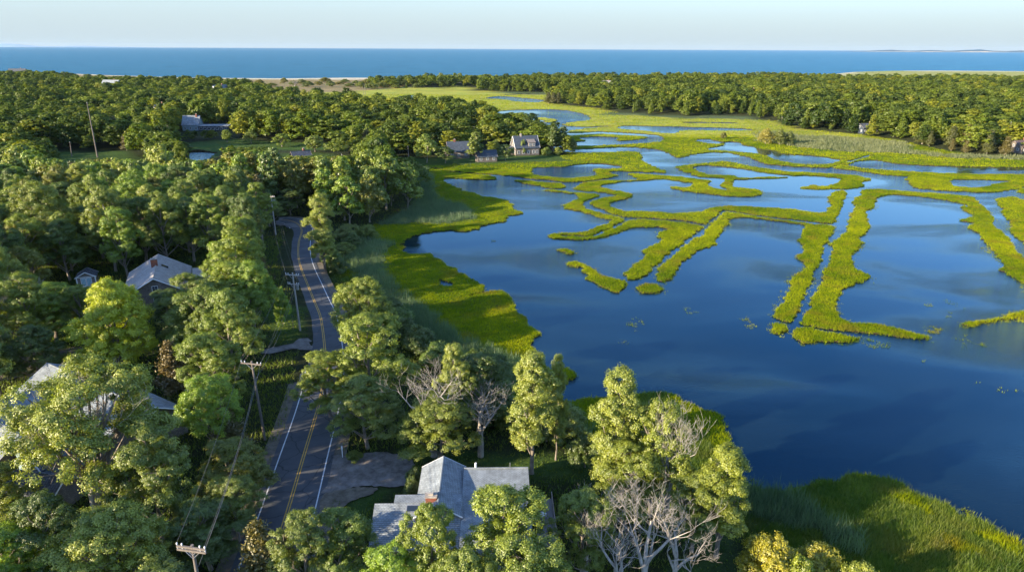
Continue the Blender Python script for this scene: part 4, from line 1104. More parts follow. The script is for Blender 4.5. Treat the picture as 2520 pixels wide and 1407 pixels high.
for (xa, xb, ya, yb) in ((-3.2, -2.0, 1.4, 2.0), (-3.5, -2.1, -0.7, 0.3)):
    def zz(yv): return (3.47 + (yv - 0.6) * 0.68 / 1.8) if yv > 0.6 else 1.95 + (yv + 1.95) * 1.5 / 2.55
    m = MB(); m.slab([(xa - .08, ya - .08, zz(ya - .08) + 0.10), (xb + .08, ya - .08, zz(ya - .08) + 0.10), (xb + .08, yb + .08, zz(yb + .08) + 0.10), (xa - .08, yb + .08, zz(yb + .08) + 0.10)], 0.1)
    s = m.build('skylight', M['metal'], rC)
    m = MB(); m.slab([(xa, ya, zz(ya) + 0.125), (xb, ya, zz(ya) + 0.125), (xb, yb, zz(yb) + 0.125), (xa, yb, zz(yb) + 0.125)], 0.02); m.build('pane', M['glass'], s)
m = MB(); m.box((-6.35, -1.75, 0.7), (0.14, 0.14, 2.5)); m.box((-5.0, -1.8, 1.75), (2.8, 0.12, 0.14)); m.build('porch_post', M['white'], h2)
chimney(h2, rC, -0.75, 2.1, 3.2, 5.2, 1.1, 0.7)
m = MB(); m.hexa([(2.3, -7, -0.5), (9.6, -7, -0.5), (9.6, -3.2, -0.5), (2.3, -3.2, -0.5), (2.3, -7, 2.6), (9.6, -7, 2.6), (9.6, -3.2, 3.2), (2.3, -3.2, 3.2)])
m.build('wall', M['shingle_wall'], h2)
m = MB(); m.slab([(2.2, -7.3, 2.62), (9.9, -7.3, 2.62), (9.9, -3.4, 3.22), (2.2, -3.4, 3.22)], 0.14); m.build('roof', M['roof_blue_y'], h2)
for a in (-5, -3.2, -0.6): window(h2, wC, (a, -1.64, 1.1), 0.9, 1.1, 'x')
for a in (-0.4, 1.2): window(h2, wC, (-6.34, a, 1.3), 0.9, 1.1, 'y')
for a in (0, 3, 6): window(h2, wB, (9.04, a, 1.4), 1.0, 1.2, 'y')
m = MB(); m.box((11.0, 3.2, 0.9), (2.0, 8, 0.12))
for i in range(4):
    for sx in (10.1, 11.9): m.box((sx, -0.6 + i * 2.5, 0.2), (0.12, 0.12, 1.4))
dk = m.build('deck', M['deck'], h2)
m = MB()
m.box((11.95, 3.2, 1.85), (0.10, 8, 0.07)); m.box((11.0, -0.8, 1.85), (2.0, 0.10, 0.07)); m.box((11.95, 3.2, 1.1), (0.06, 8, 0.05)); m.box((11.0, -0.8, 1.1), (2.0, 0.06, 0.05))
for i in range(27): m.box((11.95, -0.75 + i * 0.3, 1.45), (0.04, 0.04, 0.75))
for i in range(7): m.box((10.15 + i * 0.3, -0.8, 1.45), (0.04, 0.04, 0.75))
m.build('railing', M['shingle_wall'], dk)
for q in ((-4, -3), (0, 4), (5, 5), (5, -2), (6, -6), (0, -2), (11, -2)): EXCL.append((x + q[0], y + q[1], 5.0))
# lounge chair on the deck
wx, wy = x + 10.6, y + 4.2
ch = tag(empty('lounge_chair', (wx, wy, g1(x, y) + 0.97), math.radians(150)), 'small white lounge chair standing on the wooden deck beside the foreground house', 'chair')
m = MB(); m.box((0, 0, 0.38), (0.6, 0.9, 0.06)); m.build('seat', M['white'], ch)
m = MB(); m.slab([(-0.3, 0.45, 0.4), (0.3, 0.45, 0.4), (0.3, 0.85, 1.0), (-0.3, 0.85, 1.0)], 0.05); m.build('backrest', M['white'], ch)
for sx in (-.26, .26):
    for sy in (-.4, .4):
        m = MB(); m.box((sx, sy, 0.18), (0.05, 0.05, 0.36)); m.build('leg', M['white'], ch)

# large house hidden under the open oak, lower left
x, y = at(235, 990, 5.5)[:2]
h3 = tag(empty('house', (x, y, g1(x, y)), math.radians(-32)), 'large grey-roofed house half hidden beneath the spreading oak at lower left', 'house')
gable(h3, 22, 11, 3.4, 6.4, 'shingle_wall', 'roof_blue', over=0.4, axis='x')
gable(h3, 13, 8, 3.0, 5.6, 'clap_blue', 'roof_blue', over=0.4, cx=-6.5, cy=-8.0, axis='y', name_wall='wing_wall', name_roof='wing_roof')
gable(h3, 8, 6.4, 3.0, 5.0, 'clap_blue', 'roof_dark', over=0.3, cx=6, cy=-7.0, axis='y', name_wall='wing_wall', name_roof='wing_roof')
chimney(h3, h3, 2, 0.6, 5.4, 7.4, 1.1, 0.9)
for a in (-9.5, -6.5, -3.5): window(h3, h3, (a, -14.54, 1.5), 1.0, 1.3, 'x')
for a in (-12, -8): window(h3, h3, (-10.54, a, 1.5), 1.0, 1.3, 'y')
window(h3, h3, (5, -11.04, 1.5), 1.0, 1.3, 'x')
for q in ((-8, 0), (0, 0), (8, 0), (-8, -8), (4, -6)):
    c_, s_ = math.cos(math.radians(-32)), math.sin(math.radians(-32)); EXCL.append((x + q[0] * c_ - q[1] * s_, y + q[0] * s_ + q[1] * c_, 6))
# white outbuilding by the lower left corner, its shade put into grey walls
x, y = at(115, 1232, 2)[:2]
h4 = tag(empty('cottage', (x, y, g1(x, y)), math.radians(-12)), 'small shade-greyed cottage with white-framed window in deep shade at the lower left', 'cottage')
w4, r4 = gable(h4, 6.0, 4.2, 2.4, 3.8, 'shingle_wall', 'roof_dark', over=0.3, axis='x')
for a in (-1.6, 1.6): window(h4, w4, (a, -2.34, 1.3), 0.9, 1.1, 'x')
keep((115, 1232), 4.5)
# red-walled barn end by the left edge
x, y = at(20, 1100, 3)[:2]
h5 = tag(empty('barn', (x, y, g1(x, y)), math.radians(-32)), 'small dark red building with blue-grey roof cut by the left edge', 'barn')
w5, r5 = gable(h5, 9, 5.5, 2.6, 4.4, 'shingle_brown', 'roof_blue', over=0.3, axis='x')
for a in (-2.5, 0, 2.5): window(h5, w5, (a, -2.79, 1.4), 0.9, 1.1, 'x')
door(h5, (4.54, 0.5, 0.0), 1.1, 2.0, 'y', 'red')
keep((20, 1100), 5)

# the shingled house on the point
x, y = at(1292, 376, 1.6)[:2]
h6 = tag(empty('house', (x, y + 4, g1(x, y)), math.radians(16)), 'tall weathered shingle house with steep slate-grey roof standing on the point above the channel', 'house')
w6, r6 = gable(h6, 12, 9, 3.9, 9.0, 'shingle_brown', 'roof_shaded_y', over=0.35, axis='x')
chimney(h6, r6, -2.2, 0.0, 8.2, 9.9, 0.8, 0.8, 'stone')
m = MB(); m.hexa([(0.5, -4.3, 4.1), (4.0, -4.3, 4.1), (4.0, -1.0, 4.1), (0.5, -1.0, 4.1), (0.5, -4.3, 6.2), (4.0, -4.3, 6.2), (4.0, -1.0, 7.6), (0.5, -1.0, 7.6)])
dm = m.build('dormer', M['shingle_wall'], r6)
m = MB(); m.slab([(0.2, -4.6, 6.2), (4.3, -4.6, 6.2), (4.3, -0.7, 7.8), (0.2, -0.7, 7.8)], 0.12); m.build('dormer_roof', M['shingle_wall'], dm)
for a in (1.3, 3.2): window(h6, w6, (a, -4.33, 5.2), 1.0, 1.1, 'x')
for a in (-4.5, -2.2, 0.5, 3.0, 4.8): window(h6, w6, (a, -4.54, 1.7), 1.0, 1.4, 'x')
for a in (-2.8, 0, 2.8): window(h6, w6, (-6.04, a, 1.7), 0.9, 1.3, 'y')
for a in (-1.6, 1.6): window(h6, w6, (-6.04, a, 4.7), 0.9, 1.3, 'y')
window(h6, w6, (-6.04, 0, 7.0), 0.7, 0.9, 'y')
m = MB(); m.box((-8.0, 0.5, 1.1), (3.6, 5, 3.4)); m.build('side_wing', M['shingle_brown'], h6)
m = MB(); m.slab([(-10.1, -2.3, 2.7), (-6.0, -2.3, 4.0), (-6.0, 3.3, 4.0), (-10.1, 3.3, 2.7)], 0.14); m.build('wing_roof', M['roof_dark'], h6)
for q in (-8, 0, 8): EXCL.append((x + q, y + 4, 8)); EXCL.append((x + q, y - 8, 7))

house('cottage', 'low cottage with shade-darkened roof between pines, left of the tall house on the point', (1196, 388), 9, 6.5, 2.5, 5.0, 14, 'shingle_brown', 'roof_shaded_y', axis='x', cat='cottage')
keep((1196, 385), 7); keep((1196, 400), 6)
house('cottage', 'steep shade-blue-roofed cottage tucked under the trees, leftmost of the three on the point', (1127, 380), 10, 8, 3.2, 7.2, 12, 'shingle_brown', 'roof_shaded_y', axis='x', chim=(-1.5, 0.2), cat='cottage')
keep((1127, 380), 8); keep((1127, 398), 6)
# house beside the pond clearing, with its long low wing
h7, w7, r7 = house('house', 'blue-grey house with a steep roof and long low wing above the pond clearing', (476, 320), 9.5, 9, 3.6, 8.6, 6, 'clap_blue', 'roof_blue_y', axis='x', chim=(3, -0.5))
m = MB(); m.box((13.6, -3, 1.0), (17.5, 5, 3.4)); wg = m.build('long_wing', M['clap_dark'], h7)
m = MB(); m.slab([(4.7, -5.8, 2.9), (22.8, -5.8, 2.9), (22.8, -0.2, 3.5), (4.7, -0.2, 3.5)], 0.16); m.build('wing_roof', M['roof_blue_y'], h7)
for a in range(7): window(h7, w7, (6.2 + a * 2.4, -5.54, 1.4), 1.4, 1.4, 'x', bars=(2, 1))
for q in ((478, 318), (510, 318), (535, 318), (478, 328), (510, 328), (540, 330)): keep(q, 12)

FAR_HOUSES = [
    ('white gabled house showing its roof peak behind the leaning bare pole', (400, 292), 13, 10, 6.5, 13, 60, 'clap_white', 'roof_blue'),
    ('white cottage wall glimpsed in the dark trees left of the leaning pole', (215, 330), 9, 7, 2.8, 5.5, -10, 'clap_white', 'roof_blue'),
    ('dark slate roof poking out of the canopy right of the pond clearing', (742, 402), 11, 8, 3.2, 6.6, 35, 'shingle_brown', 'roof_dark'),
    ('tall dark house on the skyline at the far left', (48, 196), 34, 16, 12, 20, 5, 'shingle_brown', 'roof_dark'),
    ('grey-blue roofed house near the shore, left of the skyline tree', (278, 226), 28, 16, 8, 16, -12, 'clap_blue', 'roof_blue'),
    ('white house with a pointed gable in the middle of the left woods', (545, 246), 22, 13, 9, 17, 65, 'clap_white', 'roof_blue'),
    ('pale roof low in the trees near the dune meadow', (676, 240), 20, 12, 5, 10, -8, 'clap_white', 'roof_pale'),
    ('weathered house among trees beyond the left woods, below the creek', (985, 298), 18, 11, 5.5, 10, 10, 'shingle_wall', 'roof_dark'),
    ('pale house standing on the skyline of the far right woods', (1490, 222), 20, 12, 8, 14, 0, 'clap_white', 'roof_pale'),
    ('white house glimpsed at the left end of the far right woods', (1722, 243), 18, 11, 7, 12, 12, 'clap_white', 'roof_blue'),
    ('white house seen through a notch in the far right woods', (1845, 245), 18, 12, 8, 13, -20, 'clap_white', 'roof_blue'),
    ('pale blue house with many windows in the middle of the right woods', (1972, 262), 17, 10, 7, 11, 5, 'clap_blue', 'roof_blue'),
    ('low pale house with light roof above the reed meadow on the right', (2218, 280), 24, 10, 4, 7, 8, 'clap_white', 'roof_pale'),
    ('low white house with dark roof just left of the thin bare trunks', (2068, 272), 14, 9, 5, 8, -15, 'clap_white', 'roof_dark'),
    ('dark navy house with low roof behind the cedars at the marsh edge', (2132, 322), 15, 10, 4.0, 7, 15, 'clap_dark', 'roof_dark'),
    ('low pinkish-brown roofed house cut by the right edge of the view', (2510, 368), 17, 12, 3.5, 7, 25, 'shingle_brown', 'roof_brown'),
]
for lb, px, L, Wd, hw, hr, rz, wl_, rf in FAR_HOUSES:
    L, Wd, hw, hr = L * 0.72, Wd * 0.75, hw * 0.8, hr * 0.8
    house('house', lb, px, L, Wd, hw, hr, rz, wl_, rf, axis='x', chim=(L * 0.2, 0.3))
    keep(px, L * 0.55)


# ------------------------------------------------------------------ utility poles, wires and small roadside things
def pole(px, htop, arms, label, lean=0, two=False, yaw=0, base_z=None, trans=False, mk='pole'):
    x, y = at(px[0], px[1], 2.0)[:2]; z = g1(x, y)
    r = tag(empty('utility_pole', (x, y, z), math.radians(yaw)), label, 'utility pole')
    m = MB(); m.tube([(0, 0, -0.5), (lean * 0.5, 0, htop / 2), (lean, 0, htop)], [0.19, 0.16, 0.12], 10); m.build('pole', M[mk], r)
    tips = []
    for (za, w) in arms:
        m = MB(); lx = lean * za / htop; m.box((lx, -0.16, za), (w, 0.13, 0.16))
        a = m.build('crossarm', M[mk], r)
        for s in (-1, 1):
            for q in (0.96, 0.62) if w > 2 else (0.9,):
                mi = MB(); p = Vector((lx + s * w / 2 * q, -0.16, za + 0.08)); mi.tube([p, p + Vector((0, 0, 0.10)), p + Vector((0, 0, 0.12)), p + Vector((0, 0, 0.24))], [0.02, 0.02, 0.07, 0.05], 8)
                mi.build('insulator', M['white'], a)
                if q > 0.9 or w <= 2: tips.append(r.matrix_basis @ (p + Vector((0, 0, 0.22))))
        mb = MB()
        for s in (-1, 1): mb.tube([(lx + s * w * 0.28, -0.12, za - 0.05), (lx, -0.13, za - 0.75)], 0.025, 5)
        mb.build('brace', M['metal'], a)
    if trans:
        m = MB(); m.tube([(0.42, -0.1, htop * 0.72), (0.42, -0.1, htop * 0.72 + 0.9)], 0.24, 12); m.build('transformer', M['metal'], r)
    EXCL.append((x, y, 3))
    return tips, (x, y, z)


def place_tip(px, h):
    """foot of a pole whose top shows at this point of the photograph"""
    p = at(px[0], px[1], 2.0 + h); return p


def pole_top(px, h, *a, **k):
    p = at(px[0], px[1], 2.0 + h)
    q = to_px(np.array([[p[0], p[1], 2.0]]))
    return pole((q[0][0], q[1][0]), h, *a, **k)


t1, b1 = pole((738, 806), 11.0, ((10.6, 2.6), (8.9, 2.2)), 'tall weathered utility pole with two crossarms beside the sunlit verge and road bend', lean=-0.35, yaw=-14, mk='pole_sunlit', trans=True)
t2, b2 = pole((652, 1078), 11.2, ((10.9, 2.8),), 'utility pole with one long white-tipped crossarm in the dark trees left of the road', lean=-0.5, yaw=-12)
t3, b3 = pole_top((472, 1338), 11.0, ((10.85, 2.5), (10.55, 2.5)), 'nearest utility pole, its crossarm seen from above at the bottom of the view', yaw=-10)
t4, b4 = pole_top((668, 476), 11.0, ((10.6, 2.6), (9.4, 2.2)), 'distant utility pole with two crossarms rising from the trees where the road bends', lean=-0.3, yaw=-20, mk='pole_sunlit')
for nm, A, B, ks in (('wire between the farthest and the sunlit roadside pole', t4, t1, ((0, 0), (1, 1), (2, 2), (3, 3))), ('wire between the sunlit verge pole and the pole in dark trees', t1, t2, ((0, 0), (1, 1), (2, 1))),
                     ('wire between the pole in dark trees and the nearest pole', t2, t3, ((0, 0), (1, 1), (1, 3)))):
    for n_, (i, j) in enumerate(ks):
        a, b_ = A[i], B[j]; L_ = (b_ - a).length; p = []
        for s in range(17):
            t = s / 16; q = a.lerp(b_, t); q.z -= L_ * 0.022 * 4 * t * (1 - t) * (1 + 0.25 * n_); p.append(q)
        m = MB(); m.tube(p, 0.014, 4)
        o = m.build('power_line', M['wire'])
        tag(o, ('left outer ', 'right outer ', 'lower left ', 'lower right ')[n_] + nm, 'power line', 'power lines along the road')
# the slack cable bundle running from the nearest pole up along the road
a, b_ = Vector(b3) + Vector((0.2, 0, 8.9)), Vector(b2) + Vector((-0.3, 0, 8.6)); c_ = Vector(b1) + Vector((-0.2, 0, 7.6))
for u, v, lb in ((a, b_, 'slack telephone cable from the nearest pole to the pole in dark trees'), (b_, c_, 'slack telephone cable from the pole in dark trees to the sunlit verge pole')):
    p = []
    for s in range(17):
        t = s / 16; q = u.lerp(v, t); q.z -= 1.1 * 4 * t * (1 - t); p.append(q)
    m = MB(); m.tube(p, 0.018, 5); tag(m.build('telephone_cable', M['wire']), lb, 'cable')


def bare_pole(px, top, h, label, name='bare_pole', r0=0.25, mk='pole'):
    x, y = at(px[0], px[1], 2.0)[:2]; z = g1(x, y)
    # top of the trunk leans to where the photograph shows it, at the height h
    v = Mnp @ np.array([(top[0] - 1260) / FOC, -(top[1] - 703.5) / FOC, -1.0]); k = y / v[1]
    lx, ly, h = v[0] * k - x, 0.0, CAM_H + v[2] * k - z
    r = tag(empty(name, (x, y, z)), label, 'pole')
    m = MB(); m.tube([(0, 0, -0.5), (lx * 0.3, ly * 0.3, h * 0.35), (lx * 0.65, ly * 0.65, h * 0.68), (lx, ly, h)], [r0, r0 * 0.8, r0 * 0.65, r0 * 0.4], 8); m.build('shaft', M[mk], r)
    m = MB(); m.tube([(lx, ly, h - 0.02), (lx, ly, h + 0.1)], [r0 * 0.5, r0 * 0.35], 8); m.build('cap', M['metal'], r)
    EXCL.append((x, y, 4))


bare_pole((240, 386), (214, 253), 26, 'tall thin leaning wooden mast rising high above the left woods', name='mast', r0=0.35)
bare_pole((177, 384), (172, 350), 8.5, 'short bare pole in the clearing left of the leaning mast')
bare_pole((1006, 392), (1004, 360), 8.5, 'bare upright pole at the shaded edge of the woods left of the cottages')
bare_pole((844, 415), (841, 380), 9.5, 'pale bare pole standing out of the canopy right of the dark slate roof')
bare_pole((2478, 348), (2489, 300), 16, 'leaning grey pole above the pinkish-brown roof at the right edge', r0=0.3)
bare_pole((895, 232), (892, 212), 12, 'thin pole in the meadow before the far scrub, left of its twin', r0=0.25)
bare_pole((899, 231), (897, 210), 12, 'thin pole in the meadow before the far scrub, right of its twin', r0=0.25)
bare_pole((721, 802), (719, 776), 2.4, 'thin grey marker post on the sunlit verge beside the utility pole', name='marker_post', r0=0.07)

x, y = at(843, 1122, 2)[:2]
mbx = tag(empty('mailbox', (x, y, g1(x, y)), math.radians(10)), 'small white mailbox on a post where the gravel driveway meets the road', 'mailbox')
m = MB(); m.box((0, 0, 0.55), (0.1, 0.1, 1.5)); m.build('post', M['white'], mbx)
m = MB(); m.box((0, 0, 1.38), (0.22, 0.5, 0.16)); m.tube([(0, -0.25, 1.46), (0, 0.25, 1.46)], 0.11, 10); m.build('box', M['white'], mbx)
m = MB(); m.box((0.13, 0.05, 1.56), (0.02, 0.05, 0.22)); m.build('flag', M['red'], mbx)

# ------------------------------------------------------------------ trees
def unit(v): return v / (np.linalg.norm(v, axis=-1, keepdims=True) + 1e-9)


def leaf_quads(c, nrm, size, r, aspect=0.62):
    """one small folded leaf spray per centre"""
    n = len(c)
    a = r.normal(size=(n, 3)); u = unit(np.cross(nrm, a)); v = np.cross(nrm, u)
    s = (size * r.uniform(0.7, 1.35, n))[:, None]
    p = np.stack([c - u * s * 0.5, c - v * s * 0.5 * aspect, c + u * s * 0.5, c + v * s * 0.5 * aspect], 1)
    p[:, 0] += nrm * s * 0.10; p[:, 2] -= nrm * s * 0.12
    return p.reshape(-1, 3)


def make_crown(seed, H, R, base, nlobe, npuff, nleaf, leaf, shape='round', lobe_r=(0.28, 0.40), gap=0.12, puff=0.11, flat=0.75, rough=0.35):
    r = np.random.default_rng(seed)
    lobes = []
    for i in range(nlobe):
        t = (i + 0.5) / nlobe if i else 1.0
        if shape == 'round': env = math.sqrt(max(0, 1 - ((t - 0.38) / 0.72) ** 2))
        elif shape == 'tall': env = 0.62 * math.sqrt(max(0, 1 - ((t - 0.45) / 0.62) ** 2)) + 0.25 * (r.random() < 0.25)
        elif shape == 'dome': env = math.sqrt(max(0, 1 - max(0, t - 0.18) ** 2 / 0.70))
        else: env = 1 - 0.45 * t                                            # spreading
        ang = i * 2.399 + r.normal() * 0.5
        lr = R * r.uniform(*lobe_r) * (1.0 if t < 0.9 else 0.9)
        rad = max(0, env * R - lr * 0.75) * (1 if i else 0.15) * math.sqrt(r.uniform(0.35, 1))
        z = base + lr * 0.55 + (H - base - lr * 1.35) * t + r.normal() * 0.25
        lobes.append((rad * math.cos(ang), rad * math.sin(ang), z, lr))
    lobes = np.array(lobes)
    C, Nn, Tt = [], [], []
    for (lx, ly, lz, lr) in lobes:
        g = r.normal(size=(npuff * 3, 3)); g = unit(g); g = g[g[:, 2] > -0.55][:npuff]
        pc = np.array([lx, ly, lz]) + g * lr * np.array([1, 1, flat]) * r.uniform(0.72, 1.08, (len(g), 1))
        d = np.linalg.norm((pc[:, None] - lobes[None, :, :3]) / np.array([1, 1, flat]), axis=2) / lobes[None, :, 3]
        pc, g = pc[(d > 0.62).all(1)], g[(d > 0.62).all(1)]
        k = r.random(len(pc)) > gap; pc, g = pc[k], g[k]
        for q, gg in zip(pc, g):
            pr = R * puff * r.uniform(0.65, 1.35); n = int(nleaf * r.uniform(0.7, 1.3))
            u = unit(r.normal(size=(n, 3)) + gg * 0.35 + np.array([0, 0, 0.25]))
            C.append(q + u * pr * r.uniform(0.25, 1.15, (n, 1)) * np.array([1, 1, 0.7]) + r.normal(size=(n, 3)) * pr * 0.12)
            Nn.append(unit(u * 0.9 + gg * 0.4 + np.array([0, 0, 0.35]) + r.normal(size=(n, 3)) * rough))
            Tt.append(np.clip(r.uniform(0.15, 0.85) * 0.6 + r.random(n) * 0.5, 0, 1))
    C = np.vstack(C); Nn = np.vstack(Nn); Tt = np.concatenate(Tt)
    return leaf_quads(C, Nn, leaf, r), Tt, lobes


def make_trunk(seed, H, base, lobes, r0, matl, bare=False, name='trunk', n=7):
    r = random.Random(seed); m = MB()
    bend = Vector((r.uniform(-.5, .5), r.uniform(-.5, .5), 0))
    top = H * 0.78
    path = [Vector((0, 0, -0.5)), Vector((0, 0, 0.5)) + bend * 0.1, Vector((0, 0, base * 0.8)) + bend * 0.6, Vector((0, 0, (base + top) / 2)) + bend, Vector((0, 0, top)) + bend * 0.7]
    m.tube(path, [r0 * 1.35, r0, r0 * 0.82, r0 * 0.5, r0 * 0.15], n)
    for (lx, ly, lz, lr) in lobes:
        s = min(max(lz - base * 0.9 - 0.35 * math.hypot(lx, ly), base * 0.65), top) / top
        z = s * top; k = z / top
        p0 = path[2].lerp(path[3], min(1, max(0, (z - base * .8) / max(.1, ((base + top) / 2 - base * .8))))) if z > base * 0.8 else path[1].lerp(path[2], z / (base * .8))
        p0 = Vector((p0.x, p0.y, z)); p2 = Vector((lx, ly, lz))
        p1 = p0.lerp(p2, 0.55) + Vector((r.uniform(-.4, .4), r.uniform(-.4, .4), -0.25))
        m.tube([p0, p1, p2], [r0 * 0.42 * (1 - k * 0.4), r0 * 0.28, r0 * 0.08], 5, cap=False)
        for _ in range(4):
            d = Vector((r.gauss(0, 1), r.gauss(0, 1), r.gauss(0.4, 0.7))).normalized() * lr * 0.95
            q = p1.lerp(p2, r.uniform(0.2, 1)); m.tube([q, q + d * 0.5 + Vector((0, 0, 0.15)), q + d], [r0 * 0.12, r0 * 0.08, 0.015], 4, cap=False)
    me_o = m.build(name, matl); me = me_o.data; bpy.data.objects.remove(me_o)
    return me


def branch_mesh(seed, H, spread, r0, depth=5, matl=None, up=0.35, nmain=3, name='branches'):
    """bare branching skeleton"""
    r = random.Random(seed); m = MB()
    def grow(p, d, L, rad, k):
        pts_ = [p]; rr = [rad]; q = p.copy(); dd = d.copy()
        for s in range(3):
            dd = (dd + Vector((r.gauss(0, .17), r.gauss(0, .17), r.gauss(0.03, .12)))).normalized()
            q = q + dd * L / 3; pts_.append(q.copy()); rr.append(rad * (1 - 0.17 * (s + 1)))
        m.tube(pts_, rr, 5 if rad > 0.06 else 3, cap=False)
        if k <= 0: return
        for _ in range(r.choice((2, 3, 3)) if k > 1 else 2):
            i = r.choice((1, 2, 3, 3))
            nd = (dd + Vector((r.gauss(0, .62), r.gauss(0, .62), r.gauss(up * 0.6, .38)))).normalized()
            grow(pts_[i], nd, L * r.uniform(.55, .82), max(rr[i] * 0.6, 0.013), k - 1)
    for i in range(nmain):
        a = i * 2.4 + r.random(); d = Vector((math.cos(a) * spread, math.sin(a) * spread, 1)).normalized()
        grow(Vector((0, 0, H * 0.25 + i * H * 0.06)), d, H * 0.30, r0 * 0.62, depth)
    mt = MB(); mt.tube([(0, 0, -0.5), (0.1, 0, H * 0.2), (0.15, 0.1, H * 0.45)], [r0 * 1.2, r0, r0 * 0.5], 8)
    o = mt.build('trunk', matl); tm = o.data; bpy.data.objects.remove(o)
    o = m.build(name, matl); me = o.data; bpy.data.objects.remove(o)
    return tm, me


def cedar_crown(seed, H, R, n, leaf):
    r = np.random.default_rng(seed)
    C, Nn, Tt = [], [], []
    nb = 90
    for i in range(nb):
        t = (i + r.random()) / nb; z = 0.08 * H + t * H * 0.92
        rad = R * (1 - t) ** 0.75 * r.uniform(0.55, 1.12) * (0.75 + 0.25 * math.sin(i * 1.7)); ang = i * 2.399
        m = max(6, int(n / nb * (1.35 - t)))
        s = r.uniform(0.15, 1, m) ** 0.6
        p = np.stack([np.cos(ang) * rad * s, np.sin(ang) * rad * s, z + rad * 0.35 * s], 1) + r.normal(size=(m, 3)) * R * 0.10
        C.append(p); o = np.array([math.cos(ang), math.sin(ang), 0.5])
        Nn.append(unit(o + r.normal(size=(m, 3)) * 0.6)); Tt.append(np.clip(0.5 * r.random() + 0.5 * r.random(m), 0, 1))
    return leaf_quads(np.vstack(C), np.vstack(Nn), leaf, r, 0.5), np.concatenate(Tt)


PROTO = {}


def proto(kind, i, H, R, tm, cm): PROTO.setdefault(kind, []).append((H, R, tm, cm))


def cmesh(v, t, mk, name='crown'): return np_mesh(name, v, 4, M[mk], t)


# near trees: plenty of small leaves
for i, (shape, H, R, base, nl) in enumerate((('round', 16, 5.5, 3.5, 15), ('round', 15, 5.2, 3.0, 13), ('round', 16.5, 5.0, 4.0, 15), ('round', 15, 6.0, 4.0, 17))):
    v, t, lb = make_crown(100 + i, H, R, base, nl + 2, 36, 150, 0.185, shape, gap=0.22, puff=0.10)
    proto('near', i, H, R, make_trunk(i, H, base, lb, 0.30, M['bark']), cmesh(v, t, 'leaf'))
for i, (shape, H, R, base, nl) in enumerate((('tall', 17, 4.6, 3.5, 15), ('tall', 17, 4.8, 2.5, 16))):
    v, t, lb = make_crown(200 + i, H, R, base, nl + 2, 34, 150, 0.185, shape, lobe_r=(0.28, 0.42), gap=0.24, puff=0.115)
    proto('tall', i, H, R, make_trunk(20 + i, H, base, lb, 0.30, M['bark']), cmesh(v, t, 'leaf'))
for i, (H, R, base, nl) in enumerate(((17, 9.0, 6.5, 22), (15, 8.0, 5.5, 20))):
    v, t, lb = make_crown(300 + i, H, R, base, nl + 8, 30, 150, 0.19, 'spread', lobe_r=(0.15, 0.26), gap=0.3, puff=0.07, flat=0.6)
    proto('open', i, H, R, make_trunk(30 + i, H, base, lb, 0.45, M['bark'], n=10), cmesh(v, t, 'leaf'))
v, t, lb = make_crown(400, 13.5, 6.2, 0.8, 22, 44, 150, 0.18, 'dome', lobe_r=(0.24, 0.34), gap=0.03, puff=0.09, flat=1.0)
proto('dome', 0, 13.5, 6.2, make_trunk(40, 13.5, 2, lb, 0.3, M['bark']), cmesh(v, t, 'leaf'))
# middle distance
for i, (shape, H, R, base, nl) in enumerate((('round', 14, 5.2, 2.5, 12), ('round', 13, 5.6, 2.2, 13), ('dome', 13, 5.0, 2.0, 12), ('tall', 15, 4.4, 2.5, 12))):
    v, t, lb = make_crown(500 + i, H, R, base, nl, 24, 34, 0.50, shape, gap=0.1, puff=0.12)
    proto('mid', i, H, R, make_trunk(50 + i, H, base, lb, 0.27, M['bark'], n=5), cmesh(v, t, 'leaf'))
for i in range(3):
    v, t = cedar_crown(600 + i, 11, 3.0, 9000, 0.34)
    m = MB(); m.tube([(0, 0, -0.4), (0, 0, 5), (0, 0, 10.5)], [0.24, 0.16, 0.03], 6); o = m.build('trunk', M['bark']); tm = o.data; bpy.data.objects.remove(o)
    proto('cedar', i, 11, 3.0, tm, cmesh(v, t, 'needle'))
for i in range(2):
    v, t, lb = make_crown(700 + i, 3.0, 2.0, 0.1, 11, 26, 95, 0.12, 'dome', lobe_r=(0.28, 0.48), gap=0.12, puff=0.16, flat=0.9)
    m = MB(); m.tube([(0, 0, -0.3), (0, 0, 1.5)], [0.12, 0.05], 5); m.tube([(0, 0, .3), (0.8, 0.4, 1.8)], [0.07, 0.02], 4); m.tube([(0, 0, .3), (-0.7, -0.3, 1.8)], [0.07, 0.02], 4)
    o = m.build('trunk', M['bark']); tm = o.data; bpy.data.objects.remove(o)
    proto('shrub', i, 3.0, 2.0, tm, cmesh(v, t, 'leaf'))
for i in range(3):
    tm, cm = branch_mesh(800 + i, 14, 0.36, 0.40, 5, up=0.75, nmain=4, matl=M['deadwood'])
    proto('dead', i, 14, 5.0, tm, cm)
tm, cm = branch_mesh(850, 6, 0.9, 0.16, 5, M['deadwood'], nmain=5)
proto('deadbush', 0, 6, 3.2, tm, cm)

NTREE = 0
KIND_NAME = {'near': 'oak_tree', 'tall': 'oak_tree', 'open': 'oak_tree', 'dome': 'maple_tree', 'mid': 'oak_tree', 'cedar': 'cedar_tree', 'shrub': 'shrub', 'dead': 'dead_tree', 'deadbush': 'bare_shrub'}
TREES = []     # every individual broadleaf: for spacing


